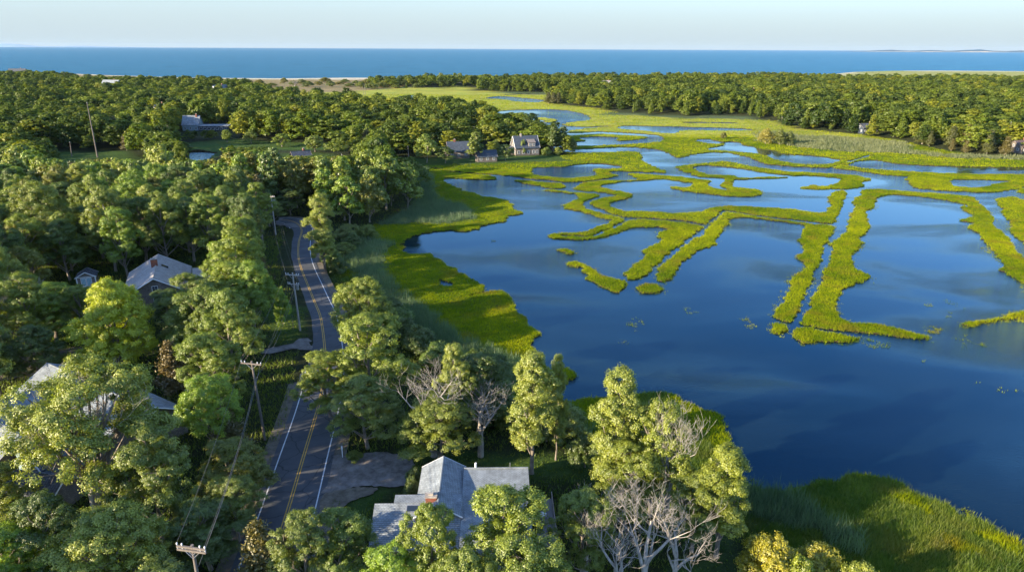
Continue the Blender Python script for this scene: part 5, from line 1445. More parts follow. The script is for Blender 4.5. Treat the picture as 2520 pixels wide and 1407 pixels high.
def plant(kind, idx, x, y, h, r, col, rz, label, group=None, cat='tree', name=None, z=None):
    H, R, tm, cm = PROTO[kind][idx % len(PROTO[kind])]
    root = empty(name or KIND_NAME[kind], (x, y, g1(x, y) if z is None else z), rz)
    root.scale = (r / R, r / R, h / H)
    tag(root, label, cat, group)
    o = bpy.data.objects.new('trunk', tm); COL.objects.link(o); o.parent = root
    o = bpy.data.objects.new('branches' if kind in ('dead', 'deadbush') else 'crown', cm); COL.objects.link(o); o.parent = root
    o.color = (*col, 1)
    TREES.append((x, y, r))
    return root


LIME = (1.25, 1.55, 0.55); PALE = (1.42, 1.36, 1.15); MIDG = (0.95, 1.0, 0.80); DARK = (0.55, 0.68, 0.62); OLIVE = (1.05, 0.95, 0.55); GOLD = (1.75, 1.35, 0.55); BROWN = (1.15, 0.90, 0.45); BLUE = (0.75, 0.95, 1.0)


def hero(kind, idx, bx, by, top, r, col, label, rz=0.0, **k):
    """bx, by: foot of the tree in the photograph; top: row of its highest leaves; the height follows"""
    p = at(bx, by, 1.9)
    v = Mnp @ np.array([(bx - 1260) / FOC, -(top - 703.5) / FOC, -1.0])
    h = CAM_H + v[2] / v[1] * (p[1] + 0.45 * r) - 1.9
    return plant(kind, idx, p[0], p[1], max(1.2, h), r, col, rz, label, **k)


HEROES = [
    ('open', 0, 262, 1275, 850, 9.6, PALE, 'huge spreading oak with pale leaves and thick bare trunk over the hidden grey-roofed house', 0.3),
    ('near', 0, 400, 1330, 1035, 4.4, MIDG, 'dense mid-green oak directly right of the huge spreading oak', 1.0),
    ('near', 3, 300, 1500, 1215, 5.4, PALE, 'pale leafy oak at the bottom left, in front of the huge spreading oak trunk', 2.0),
    ('near', 1, 50, 1490, 1275, 4.6, LIME, 'bright lime-green tree in the bottom left corner', 0.7),
    ('near', 2, 20, 1340, 1120, 3.8, PALE, 'pale oak against the left edge above the lime-green corner tree', 2.7),
    ('near', 2, 400, 1600, 1370, 4.5, DARK, 'dark shaded tree at the bottom beside the nearest utility pole', 0.2),
    ('dome', 0, 302, 915, 676, 6.9, (2.3, 2.1, 0.45), 'big domed lime-green maple in front of the pale gable-roofed house', 0.0),
    ('near', 0, 492, 870, 664, 5.9, MIDG, 'rounded green oak covering the right half of the pale gable roof', 2.2),
    ('near', 1, 585, 930, 705, 4.8, (1.1, 1.2, 0.75), 'fresh green oak between the rounded oak and the sunlit verge', 0.9),
    ('near', 2, 535, 1020, 800, 4.8, (1.05, 1.15, 0.7), 'green oak in the middle of the near left trees, below the rounded oak', 3.9),
    ('tall', 0, 645, 605, 445, 5.0, (1.2, 1.25, 0.7), 'tall narrow yellow-green tree at the left kerb below the road bend', 0.4),
    ('tall', 1, 628, 700, 530, 4.4, (1.15, 1.2, 0.65), 'lower yellow-green tree leaning on the tall narrow one beside the road', 1.4),
    ('near', 3, 535, 1125, 905, 4.2, LIME, 'lime-green tree left of the pole in dark trees', 4.4),
    ('near', 1, 585, 1240, 1062, 4.4, OLIVE, 'olive-brown oak beside the near left kerb, under the wires', 1.3),
    ('near', 2, 520, 1400, 1215, 3.8, DARK, 'very dark shrub-like tree under the wires left of the near road', 2.3),
    ('near', 2, 755, 1490, 1240, 3.0, MIDG, 'small green oak masking the road at the bottom of the view', 0.3),
    ('near', 0, 850, 1460, 1235, 3.4, (0.85, 1.0, 0.75), 'rounded green tree at the bottom, right of the road', 2.5),
    ('tall', 1, 800, 655, 460, 5.4, PALE, 'pale feathery tree on the right of the road at its far bend', 2.1),
    ('near', 3, 895, 850, 655, 5.6, (1.25, 1.25, 0.8), 'sunlit oak covering the right kerb opposite the two-armed pole', 1.1),
    ('near', 0, 920, 1000, 752, 6.2, (1.2, 1.25, 0.75), 'large sunlit oak right of the road below the bend', 3.3),
    ('near', 2, 815, 1025, 850, 4.6, (1.3, 1.3, 0.8), 'oak whose crown hangs over the road in the middle foreground', 2.6),
    ('near', 1, 905, 1100, 910, 4.8, MIDG, 'dark-trunked oak at the right kerb above the gravel driveway', 0.5),
    ('near', 2, 1175, 1050, 822, 5.4, DARK, 'dark round-crowned oak behind the half-dead tree near the marsh', 5.0),
    ('tall', 0, 1120, 1080, 825, 3.0, PALE, 'pale narrow tree crown with sunlit top beside the dark round oak', 0.1),
    ('near', 1, 1080, 1128, 950, 5.4, (1.1, 1.1, 0.85), 'drooping green oak whose dead limbs stick out above the gravel driveway', 4.0),
    ('tall', 0, 1308, 1150, 840, 4.2, PALE, 'tall ragged pale tree standing alone before the small marsh tip', 0.9),
    ('tall', 1, 1368, 1110, 850, 2.0, PALE, 'slim pale crown close against the right of the tall ragged tree', 3.0),
    ('tall', 1, 1510, 1240, 880, 4.2, PALE, 'tallest pale oak with pointed top against the open water', 1.2),
    ('near', 3, 1600, 1250, 935, 4.8, (1.3, 1.28, 0.85), 'broad pale oak shoulder just right of the pointed-top oak', 0.2),
    ('near', 0, 1540, 1290, 1060, 4.0, (1.2, 1.2, 0.8), 'lower green crown beneath the pointed-top oak, above the dead tree', 1.9),
    ('tall', 0, 1765, 1340, 1045, 3.9, (1.35, 1.3, 0.75), 'leaning pale oak at the shoreline, rightmost of the big foreground trees', 4.1),
    ('near', 2, 1705, 1330, 1120, 3.4, MIDG, 'green crown between the dead tree and the shoreline oak', 0.6),
    ('near', 1, 1432, 1420, 1180, 3.4, (1.0, 1.1, 0.85), 'green oak with bare upper twigs between the foreground house and the dead tree', 1.7),
    ('near', 0, 1245, 1480, 1168, 5.0, (1.25, 1.3, 0.8), 'sunlit oak in front of the foreground house roof', 2.9),
    ('near', 3, 1290, 1600, 1290, 4.6, (1.15, 1.2, 0.8), 'oak at the bottom edge in front of the wooden deck', 3.9),
    ('near', 1, 1066, 1520, 1222, 3.1, (1.2, 1.25, 0.75), 'slim sunlit oak rising in front of the skylight wing', 5.1),
    ('near', 2, 965, 1560, 1325, 3.0, LIME, 'small round green tree at the bottom below the left end of the foreground house', 0.8),
    ('near', 1, 1150, 1620, 1330, 3.2, (1.1, 1.15, 0.8), 'low oak at the bottom edge in the middle of the foreground house', 1.8),
    ('near', 0, 85, 870, 665, 4.8, (1.1, 1.15, 0.65), 'thin-crowned tree with visible grey limbs left of the small shed', 0.8),
    ('near', 2, 10, 840, 630, 4.8, (1.1, 1.15, 0.65), 'green tree on the left edge, level with the small shed', 2.8),
    ('near', 1, 110, 960, 790, 4.2, DARK, 'dark tree in the shade below the thin-crowned tree', 0.8),
    ('near', 3, 0, 970, 800, 5.0, DARK, 'dark tree against the left edge above the dirt path', 4.8),
    ('near', 1, 150, 1440, 1190, 3.6, DARK, 'dark tree in front of the small shade-greyed cottage at lower left', 1.8),
    ('mid', 0, 618, 352, 322, 4.5, MIDG, 'small round tree standing free in the pond clearing, leftmost', 0.8),
    ('mid', 1, 776, 372, 330, 6.5, MIDG, 'round tree on the sunlit lawn at the right end of the pond clearing', 1.8),
    ('mid', 2, 694, 360, 326, 5.0, (1.1, 1.2, 0.7), 'middle one of the free-standing trees in the pond clearing', 2.8),
    ('mid', 3, 560, 350, 318, 4.5, (1.1, 1.2, 0.7), 'slender tree by the end of the long low wing', 2.1),
    ('mid', 0, 838, 366, 322, 6.0, DARK, 'dark tree at the far right end of the pond clearing', 0.1),
    ('near', 2, 424, 800, 703, 4.6, DARK, 'dark low tree covering the near gable wall of the pale-roofed house', 3.3),
    ('near', 1, 664, 556, 474, 4.6, MIDG, 'tree closing over the far end of the road on its left', 1.3),
    ('near', 0, 716, 528, 462, 4.6, DARK, 'dark tree standing straight behind the far end of the road', 2.3),
    ('near', 3, 590, 1330, 1150, 3.2, MIDG, 'small green tree at the left kerb below the olive-brown oak', 0.3),
    ('mid', 3, 1172, 390, 314, 5.5, MIDG, 'tall tree standing in front between the two low cottages on the point', 0.8),
    ('mid', 0, 1096, 393, 350, 5.0, DARK, 'bushy tree at the left corner of the steep-roofed cottage', 1.9),
    ('mid', 2, 1050, 392, 318, 5.5, (1.1, 1.2, 0.8), 'single-trunked tree at the shaded field edge left of the cottages', 0.4),
    ('mid', 1, 1243, 386, 345, 4.2, DARK, 'dark tree hugging the left wing of the tall house on the point', 2.9),
    ('near', 3, 120, 655, 440, 7.5, (1.15, 1.15, 0.9), 'broad pale-topped oak in the row above the small shed', 0.5),
    ('near', 1, 285, 668, 458, 5.6, (1.15, 1.15, 0.85), 'oak in the row above the shed, between the broad pale one and the next', 3.5),
    ('near', 0, 415, 655, 470, 5.4, (1.25, 1.25, 0.85), 'round pale oak in the row behind the pale gable roof', 1.5),
    ('near', 2, 530, 645, 470, 5.4, (1.15, 1.25, 0.7), 'round green oak in the row behind the house, nearest the road', 2.5),
]
for kind, idx, bx, by, top, r, col, lb, rz in HEROES: hero(kind, idx, bx, by, top, r, col, lb, rz)
hero('shrub', 0, 697, 792, 708, 1.9, LIME, 'small bright young tree on the verge between the road and the oaks', cat='tree', name='young_tree')
hero('cedar', 0, 645, 705, 610, 3.0, BROWN, 'rust-brown cedar under the tall narrow yellow-green tree')
hero('cedar', 1, 432, 965, 832, 3.2, BROWN, 'rust-brown cedar squeezed between the lime-green maple and green oak')
hero('cedar', 2, 567, 1120, 985, 3.4, OLIVE, 'olive-brown pine left of the pole in dark trees', rz=1)
hero('cedar', 1, 652, 1450, 1262, 3.2, (1.35, 1.25, 0.6), 'olive-gold cedar at the bottom left of the road', rz=2)
hero('cedar', 0, 712, 1470, 1300, 2.8, (1.1, 1.1, 0.5), 'smaller olive cedar at the bottom hard against the road', rz=3)
hero('cedar', 2, 545, 690, 600, 2.8, (0.9, 1.0, 0.5), 'feathery dark cedar in the shade left of the road')
B = dict(cat='bush', name='bush')
hero('shrub', 0, 1895, 1410, 1272, 3.4, GOLD, 'large golden-brown bush by the marsh at the bottom', **B)
hero('shrub', 1, 2000, 1400, 1285, 2.6, GOLD, 'golden bush joined to the right side of the large golden-brown one', rz=1.5, **B)
hero('shrub', 0, 1960, 1450, 1330, 2.4, (1.3, 1.3, 0.5), 'olive bush in front of the golden pair at the bottom', rz=2.5, **B)
hero('shrub', 1, 2110, 1450, 1330, 2.3, PALE, 'pale sunlit bush at the bottom, right of the golden bushes', rz=0.5, **B)
hero('shrub', 0, 1440, 1128, 1040, 2.5, DARK, 'round dark bush on the lawn behind the foreground house', rz=1.2, **B)
hero('shrub', 1, 852, 578, 533, 4.0, (0.95, 0.95, 1.15), 'greyish bush to the right of the pale feathery tree', rz=2.2, **B)
hero('shrub', 1, 1022, 1195, 1140, 1.3, DARK, 'dark hedge bush against the left wall of the foreground house, rear one', **B)
hero('shrub', 0, 1016, 1228, 1170, 1.3, DARK, 'dark hedge bush against the left wall of the foreground house, front one', **B)
hero('shrub', 1, 872, 1128, 1104, 1.2, MIDG, 'low green bush by the mailbox at the driveway mouth', **B)
for i, (bx, by) in enumerate(((398, 1042), (425, 1036), (446, 1050), (462, 1024))):
    hero('cedar', i, bx, by, by - 62, 0.8, (0.9, 1.25, 0.5), ('leftmost', 'second', 'third', 'rightmost')[i] + ' of four slim arborvitae in the dark garden right of the hidden house', name='arborvitae', group='slim arborvitae in the garden')
# bleached dead trees
hero('dead', 0, 1580, 1470, 1172, 4.2, (1, 1, 1), 'large bleached dead tree with many bare limbs at the bottom centre right', rz=0.4)
hero('dead', 1, 1660, 1440, 1205, 3.6, (1, 1, 1), 'second bleached dead tree, close behind and right of the largest one', rz=2.4)
hero('dead', 2, 1520, 1500, 1250, 3.6, (1, 1, 1), 'low dead tree with crooked limbs left of the largest bleached one', rz=1.4)
hero('dead', 1, 1068, 1115, 870, 5.0, (1, 1, 1), 'half-dead tree with pale bare limbs above the gravel driveway', rz=4.4)
hero('dead', 2, 1182, 1108, 930, 4.4, (1, 1, 1), 'dead tree with forked pale limbs and thick leaning trunk on the shaded lawn', rz=0.1)
hero('dead', 0, 1640, 1270, 960, 3.6, (1, 1, 1), 'thin dead tree whose pale twigs poke from the broad pale oak', rz=3.1)
hero('dead', 2, 1440, 1410, 1190, 3.0, (1, 1, 1), 'grey dead tree rising through the green oak right of the deck', rz=5.1)
hero('dead', 1, 240, 1270, 900, 6.0, (1, 1, 1), 'grey dead limbs standing through the huge spreading oak', rz=1.1)
hero('dead', 0, 80, 855, 690, 4.0, (1, 1, 1), 'grey bare tree in front of the thin-crowned one left of the shed', rz=2.1)
hero('deadbush', 0, 622, 742, 682, 3.2, (1, 1, 1), 'grey bare shrub beside the road, above the sunlit verge')

# --- the woods
def hexfill(y0, y1, sp, jit, r):
    out = []
    ny = int((y1 - y0) / (sp * 0.87))
    for j in range(ny):
        yy = y0 + j * sp * 0.87; hw = 70 + abs(yy) * 0.82
        xs = np.arange(-hw, hw, sp) + (sp / 2 if j % 2 else 0)
        out.append(np.stack([xs, np.full(len(xs), yy)], 1))
    g = np.vstack(out); return g + r.uniform(-1, 1, g.shape) * sp * jit


wr = np.random.default_rng(21)
def wave(P, a): return np.sin(P[:, 0] * 0.019 * a + 1.7 * np.sin(P[:, 1] * 0.011 * a)) * np.cos(P[:, 1] * 0.016 * a + 1.1 * np.sin(P[:, 0] * 0.013 * a + 2))


big = np.vstack([hexfill(255, 520, 13.5, 0.42, wr), hexfill(520, 1250, 15.5, 0.42, wr)]); bigr = wr.uniform(5.6, 9.2, len(big))
small = np.vstack([hexfill(255, 520, 8.5, 0.40, wr), hexfill(520, 1250, 11.0, 0.42, wr)]); smallr = wr.uniform(2.8, 5.2, len(small))
ok = np.ones(len(small), bool)
for k in range(0, len(small), 400):
    q = small[k:k + 400]; dd = np.hypot(q[:, None, 0] - big[None, :, 0], q[:, None, 1] - big[None, :, 1]); ok[k:k + 400] = (dd > bigr[None] * 0.72).all(1)
nearc = hexfill(38, 255, 7.6, 0.34, wr); nearr = wr.uniform(3.6, 6.4, len(nearc))
cand = np.vstack([nearc, big, small[ok]]); crad = np.concatenate([nearr, bigr, smallr[ok]]); cbig = np.concatenate([np.zeros(len(nearc)), np.ones(len(big)), np.zeros(ok.sum())])
# woods grow on the uplands only, off the road, the lawns and the houses
okm = inside(cand, UPL_LEFT) | inside(cand, UPL_RIGHT)
for q in LAWN + NOTREE: okm &= ~inside(cand, q)
for q in POOLS: okm &= ~inside(cand, q)
dr = np.full(len(cand), 1e9)
for c_ in ROADC[::2]: np.minimum(dr, np.hypot(cand[:, 0] - c_[0], cand[:, 1] - c_[1]), out=dr)
okm &= dr > np.where(cand[:, 1] > 182, 6.5, 10.5)
for (ex, ey, er) in EXCL: okm &= np.hypot(cand[:, 0] - ex, cand[:, 1] - ey) > er
for (tx, ty_, tr) in TREES: okm &= np.hypot(cand[:, 0] - tx, cand[:, 1] - ty_) > max(3.0, tr * 0.85)
drive = W([(640, 860), (765, 820), (765, 870), (1012, 1100), (1030, 1215), (790, 1250), (780, 1120), (740, 960)], 1.9)
okm &= ~inside(cand, drive)
# keep views open: foreground right of the road is planted by hand
handmade = W([(860, 960), (1020, 900), (1250, 950), (1500, 1010), (1900, 1200), (1960, 1420), (1960, 1900), (560, 1900), (640, 1420), (800, 1180)], 1.9)
okm &= ~inside(cand, handmade)
# gaps: the marshy strip right of the road is shrubs, not trees
strip = W([(760, 560), (870, 560), (1000, 760), (1200, 930), (1260, 1010), (1000, 900), (860, 800), (800, 690)], 1.5)
okm &= ~inside(cand, strip)
cand = cand[okm]; crad = crad[okm]; cbig = cbig[okm]
# drop what lies outside the view (with a margin for crowns and shadows)
cz = gz(cand)
sx, sy, sdp = to_px(np.column_stack([cand, cz + 7]))
vis = (sx > -260) & (sx < 2700) & (sy < 1560)
cand, cz, sdp, sx, sy = cand[vis], cz[vis], sdp[vis], sx[vis], sy[vis]; crad = crad[vis]; cbig = cbig[vis]
order = np.argsort(sdp); cand, cz, sdp, sx, sy = cand[order], cz[order], sdp[order], sx[order], sy[order]; crad = crad[order]; cbig = cbig[order]
wv1 = wave(cand, 1.0); wv2 = wave(cand + 77, 2.3)

LANDMARKS = [('the white shed', at(218, 699, 2)), ('the pale gable roof', at(396, 680, 2)), ('the mailbox', at(843, 1122, 2)), ('the sunlit roadside pole', at(738, 806, 2)),
             ('the pole in dark trees', at(652, 1078, 2)), ('the far road bend', at(735, 545, 2)), ('the inland pond', at(490, 390, 2)), ('the leaning mast', at(240, 386, 2)),
             ('the long-winged house', at(478, 318, 2)), ('the dark slate roof', at(742, 402, 2)), ('the point house', at(1292, 376, 2)), ('the dark navy house', at(2132, 322, 2)),
             ('the brown roof', at(2510, 368, 2)), ('the pale blue house', at(1972, 262, 2)), ('the low pale house', at(2218, 280, 2)), ('the lime-green maple', at(292, 890, 2)),
             ('the dirt path', at(100, 890, 2)), ('the shaded cove', at(1000, 500, 1)), ('the white gabled house', at(400, 292, 2)), ('the huge spreading oak', at(265, 1270, 2)),
             ('the bottom left corner', at(0, 1400, 2))]
LMP = np.array([p[:2] for _, p in LANDMARKS])
NUM = ('first second third fourth fifth sixth seventh eighth ninth tenth eleventh twelfth thirteenth fourteenth fifteenth sixteenth seventeenth eighteenth nineteenth twentieth '
       'twenty-first twenty-second twenty-third twenty-fourth twenty-fifth').split()
TINTS = [((1.25, 1.3, 0.65), 'yellow-green'), ((0.95, 1.05, 0.75), 'mid-green'), ((0.62, 0.78, 0.66), 'dark green'), ((1.5, 1.42, 1.2), 'pale green'), ((1.1, 1.32, 0.5), 'bright green'), ((1.1, 0.95, 0.55), 'olive green')]
N_IND = 235
nind = min(N_IND, len(cand)); far_pts = []; named = {}
edge_d = seg_dist(cand, UPL_RIGHT); inr = inside(cand, UPL_RIGHT)
cedar_ct = 0; oak_ct = 0
for i in range(len(cand)):
    x, y = cand[i]; h = wr.uniform(12.5, 18.0) if y < 255 and x < 0 else (wr.uniform(11.0, 15.5) if cbig[i] else wr.uniform(6.0, 12.5)) + 2.4 * wv1[i] + 1.8 * wv2[i]
    if y > 700: h = min(h * 0.92, 14.5)
    r = crad[i]
    if wv2[i] < -0.72 and y > 255 and not cbig[i]: continue
    # the cedars fringe the right-hand woods
    ced = (inr[i] and edge_d[i] < 16 and wr.random() < 0.62) or wr.random() < (0.05 if wv1[i] < 0.3 else 0.14)
    if ced: h *= 0.75
    for (va, vb, vr) in VIEWS:
        if sx[i] + r * FOC / sdp[i] > va and sx[i] - r * FOC / sdp[i] < vb:
            v0 = Mnp @ np.array([(sx[i] - 1260) / FOC, -(vr - 703.5) / FOC, -1.0]); zr = CAM_H + v0[2] / v0[1] * y
            if zr > cz[i]: h = min(h, zr - cz[i] + 0.4)
    if h < 4.5: continue
    if h < 8: r = min(r, h * 0.55)
    far = not (ced and cedar_ct < 70 and y < 560) and (oak_ct >= nind)
    if far: far_pts.append((x, y, cz[i] - 0.1, h, r, wr.uniform(0, 6.28), ced)); continue
    kind = 'cedar' if ced else ('near' if sdp[i] < 200 else 'mid')
    if kind == 'near' and wr.random() < 0.2: kind = 'tall'
    d = np.hypot(LMP[:, 0] - x, LMP[:, 1] - y); k = int(d.argmin())
    tint, tn = TINTS[int(wr.integers(len(TINTS)))]
    if ced: tint, tn = ((1.0, 0.92, 0.5), 'olive') if wr.random() < 0.6 else ((0.75, 0.92, 0.5), 'dark green'); cedar_ct += 1
    else: oak_ct += 1
    side = 'left of' if (x * LMP[k][1] / max(y, 1)) < LMP[k][0] else 'right of'
    front = 'beyond' if y > LMP[k][1] else 'in front'
    o = plant(kind, int(wr.integers(4)), x, y, h, r * (0.75 if ced else 1), tint, wr.uniform(0, 6.28), None, group='cedars fringing the marsh woods' if ced else 'oaks of the left woods' if x < 30 else 'oaks of the right woods', z=cz[i])
    named.setdefault((k, side, front, 'cedar' if ced else 'oak', tn), []).append((d[k], o))
for (k, side, front, kn, tn), lst in named.items():
    lst.sort(key=lambda q: q[0])
    for n_, (_, o) in enumerate(lst):
        o['label'] = f"{NUM[min(n_, 24)]} {tn} {kn} {front} and {side} {LANDMARKS[k][0]}, counting outward"

# the far wood beyond the individual trees: one object, instanced from a few crowns
fc = bpy.data.collections.new('far_tree_kinds')
FK = []
for i, (shape, H, R) in enumerate((('round', 14, 5.2), ('dome', 13, 5.6), ('dome', 12, 6.0), ('round', 15, 5.0), ('tall', 15, 4.6))):
    v, t, lb = make_crown(900 + i, H, R, 1.6, 13, 16, 15, 0.80, shape, lobe_r=(0.2, 0.5), gap=0.15, puff=0.17, rough=0.2)
    o = bpy.data.objects.new(f'far_tree_kind_{i}', np_mesh('far_tree_kind', v, 4, M['leaf_far'], t)); fc.objects.link(o); FK.append((H, R))
for i in range(2):
    v, t = cedar_crown(950 + i, 11, 3.2, 2000, 0.75)
    o = bpy.data.objects.new(f'far_tree_kind_{5 + i}', np_mesh('far_cedar_kind', v, 4, M['leaf_far'], t)); fc.objects.link(o); FK.append((11, 3.2))


def far_wood(name, items, label, cat):
    me = bpy.data.meshes.new(name); n = len(items)
    me.vertices.add(n); me.vertices.foreach_set('co', np.array([(a[0], a[1], a[2]) for a in items], dtype=np.float32).ravel())
    pk = [5 + int(wr.integers(2)) if a[6] else int(wr.integers(5)) for a in items]
    at1 = me.attributes.new('pick', 'INT', 'POINT'); at1.data.foreach_set('value', pk)
    at2 = me.attributes.new('size', 'FLOAT_VECTOR', 'POINT')
    at2.data.foreach_set('vector', np.array([((a[4] * (0.62 if a[6] else 1)) / FK[k][1] * wr.uniform(0.75, 1.35), (a[4] * (0.62 if a[6] else 1)) / FK[k][1] * wr.uniform(0.75, 1.35), a[3] / FK[k][0]) for a, k in zip(items, pk)], dtype=np.float32).ravel())
    at3 = me.attributes.new('turn', 'FLOAT_VECTOR', 'POINT'); at3.data.foreach_set('vector', np.array([(0, 0, a[5]) for a in items], dtype=np.float32).ravel())
    o = bpy.data.objects.new(name, me); COL.objects.link(o)
    ng = bpy.data.node_groups.new(name, 'GeometryNodeTree')
    ng.interface.new_socket('Geometry', in_out='INPUT', socket_type='NodeSocketGeometry')
    ng.interface.new_socket('Geometry', in_out='OUTPUT', socket_type='NodeSocketGeometry')
    N, L = ng.nodes, ng.links
    gi = N.new('NodeGroupInput'); go = N.new('NodeGroupOutput')
    ci = N.new('GeometryNodeCollectionInfo'); ci.inputs['Collection'].default_value = fc; ci.inputs['Separate Children'].default_value = True; ci.inputs['Reset Children'].default_value = True
    ip = N.new('GeometryNodeInstanceOnPoints'); ip.inputs['Pick Instance'].default_value = True
    def na(nm, ty):
        a = N.new('GeometryNodeInputNamedAttribute'); a.data_type = ty; a.inputs['Name'].default_value = nm; return a.outputs[0]
    L.new(gi.outputs[0], ip.inputs['Points']); L.new(ci.outputs[0], ip.inputs['Instance'])
    L.new(na('pick', 'INT'), ip.inputs['Instance Index']); L.new(na('size', 'FLOAT_VECTOR'), ip.inputs['Scale'])
    L.new(na('turn', 'FLOAT_VECTOR'), ip.inputs['Rotation'])
    L.new(ip.outputs[0], go.inputs[0])
    md = o.modifiers.new('wood', 'NODES'); md.node_group = ng
    tag(o, label, cat, kind='stuff')
    return o


lf = [a for a in far_pts if not inside([(a[0], a[1])], UPL_RIGHT)[0]]; rf_ = [a for a in far_pts if inside([(a[0], a[1])], UPL_RIGHT)[0]]
print('individual', nind, 'cedars', cedar_ct, 'left far', len(lf), 'right far', len(rf_))
far_wood('distant_wood', lf, 'dense far canopy of broadleaf trees reaching the shore on the left', 'wood')
far_wood('distant_wood', rf_, 'dense far canopy of broadleaf trees beyond the marsh on the right', 'wood')

# ------------------------------------------------------------------ grass, reeds and scrub
def blades(P, z, hmin, hmax, width, per, spread, r, lean=0.25):
    n = len(P) * per
    c = np.repeat(P, per, axis=0) + r.normal(size=(n, 2)) * spread
    zz = np.repeat(z, per)
    h = r.uniform(hmin, hmax, n) * np.repeat(r.uniform(0.8, 1.2, len(P)), per); a = r.uniform(0, 2 * PI, n)
    w = width * r.uniform(0.7, 1.3, n)
    dx, dy = np.cos(a) * w / 2, np.sin(a) * w / 2
    la = r.normal(size=(n, 2)) * lean * h[:, None]
    v = np.empty((n, 3, 3))
    v[:, 0] = np.column_stack([c[:, 0] - dx, c[:, 1] - dy, zz - 0.1]); v[:, 1] = np.column_stack([c[:, 0] + dx, c[:, 1] + dy, zz - 0.1])
    v[:, 2] = np.column_stack([c[:, 0] + la[:, 0], c[:, 1] + la[:, 1], zz + h])
    pt = np.full(len(P), 0.5)
    for q_ in range(9):
        th = q_ * 2.4 + 0.7; fr = 0.09 * 1.55 ** q_; ph = q_ * 1.9
        pt += 0.13 / (1 + 0.12 * q_) * np.sin((P[:, 0] * math.cos(th) + P[:, 1] * math.sin(th)) * fr + ph + 1.5 * np.sin((P[:, 0] * math.sin(th) - P[:, 1] * math.cos(th)) * fr * 0.7))
    t = np.clip(np.repeat(pt + r.uniform(-0.22, 0.22, len(P)), per) + r.uniform(-0.15, 0.15, n), 0, 1)
    return v.reshape(-1, 3), t


gr = np.random.default_rng(5)
TA = V[T[:, 0]]; TB = V[T[:, 1]]; TC = V[T[:, 2]]
area = 0.5 * np.abs((TB[:, 0] - TA[:, 0]) * (TC[:, 1] - TA[:, 1]) - (TB[:, 1] - TA[:, 1]) * (TC[:, 0] - TA[:, 0]))
okt = reg >= 0
cy_ = cen[:, 1]
px_, py_, pd_ = to_px(np.column_stack([cen, np.full(len(cen), 0.5)]))
inv = okt & (px_ > -120) & (px_ < 2640) & (py_ < 1500) & (pd_ > 0)
_, ctype = cover(cen)


def scatter(types, dens_fn, ymin, ymax):
    m = inv & np.isin(ctype, types) & (cy_ > ymin) & (cy_ < ymax)
    idx = np.nonzero(m)[0]
    ex = area[idx] * dens_fn(cen[idx]); n = np.floor(ex + gr.random(len(idx))).astype(int)
    k = np.repeat(idx, n); u = gr.random((len(k), 2)); fl = u.sum(1) > 1; u[fl] = 1 - u[fl]
    P = TA[k] + (TB[k] - TA[k]) * u[:, :1] + (TC[k] - TA[k]) * u[:, 1:]
    return P


def grass_object(name, parts, matk, label, cat):
    v = np.vstack([p[0] for p in parts]); t = np.concatenate([p[1] for p in parts])
    o = bpy.data.objects.new(name, np_mesh(name, v, 3, M[matk], t)); COL.objects.link(o)
    tag(o, label, cat, kind='stuff'); return o


# marsh grass
parts = []
P = scatter([0], lambda c: np.where(c[:, 1] < 130, 17.0, np.where(c[:, 1] < 200, 12.0, 7.0)), 40, 300); parts.append(blades(P, gz(P), 0.12, 0.42, 0.10, 4, 0.22, gr, lean=0.5))
P = scatter([0, 6], lambda c: np.full(len(c), 1.0), 300, 430); parts.append(blades(P, gz(P), 0.2, 0.5, 0.3, 4, 0.5, gr, lean=0.5))
P = scatter([0, 6], lambda c: np.full(len(c), 0.12), 430, 800); parts.append(blades(P, gz(P), 0.25, 0.6, 0.6, 4, 1.2, gr))
for q, dn in SPARSE:
    q = np.asarray(q); lo, hi = q.min(0), q.max(0); n = int((hi[0] - lo[0]) * (hi[1] - lo[1]) * dn * 3.2) + 1
    g = lo + gr.random((n, 2)) * (hi - lo); g = g[inside(g, q)]
    # clumpy: keep where a slow wave is high
    wv = np.sin(g[:, 0] * 2.1 + g[:, 1]) + np.sin(g[:, 1] * 1.7 - g[:, 0] * 0.8) + gr.normal(size=len(g)) * 0.9
    g = g[wv > 0.35]
    if len(g): parts.append(blades(g, np.zeros(len(g)), 0.06, 0.3, 0.11, 5, 0.22, gr, lean=0.6))
# ragged fringe along the banks
for ring in [lagoon] + islands + pools:
    seg = np.roll(ring, -1, axis=0) - ring; L_ = np.hypot(seg[:, 0], seg[:, 1])
    n = np.where((ring[:, 1] < 300) & (ring[:, 1] > 45) & (L_ < 30), L_ * 5, np.where(ring[:, 1] < 600, np.minimum(L_, 30) * 1.0, 0)); n = np.floor(n + gr.random(len(n))).astype(int)
    k = np.repeat(np.arange(len(ring)), n); P = ring[k] + seg[k] * gr.random((len(k), 1)) + gr.normal(size=(len(k), 2)) * 0.16
    parts.append(blades(P, np.full(len(P), 0.12), 0.1, 0.42, 0.11, 4, 0.12, gr, lean=0.5))
# thin broken wisps standing off the banks in the shallows
for ring in islands:
    seg = np.roll(ring, -1, axis=0) - ring; L_ = np.hypot(seg[:, 0], seg[:, 1])
    s_ = np.cumsum(L_); on = (np.sin(s_ * 0.21) + np.sin(s_ * 0.083 + 1) + 0.6 * np.sin(s_ * 0.9)) > 0.1
    n = np.where((ring[:, 1] < 260) & (L_ < 30) & on, L_ * 5, 0); n = np.floor(n + gr.random(len(n))).astype(int)
    k = np.repeat(np.arange(len(ring)), n); P = ring[k] + seg[k] * gr.random((len(k), 1)) + gr.normal(size=(len(k), 2)) * 0.7
    if len(P): parts.append(blades(P, np.full(len(P), 0.0), 0.05, 0.3, 0.10, 4, 0.14, gr, lean=0.6))
grass_object('marsh_grass', parts, 'grass', 'bright yellow-green cordgrass covering the marsh banks and dykes', 'grass')
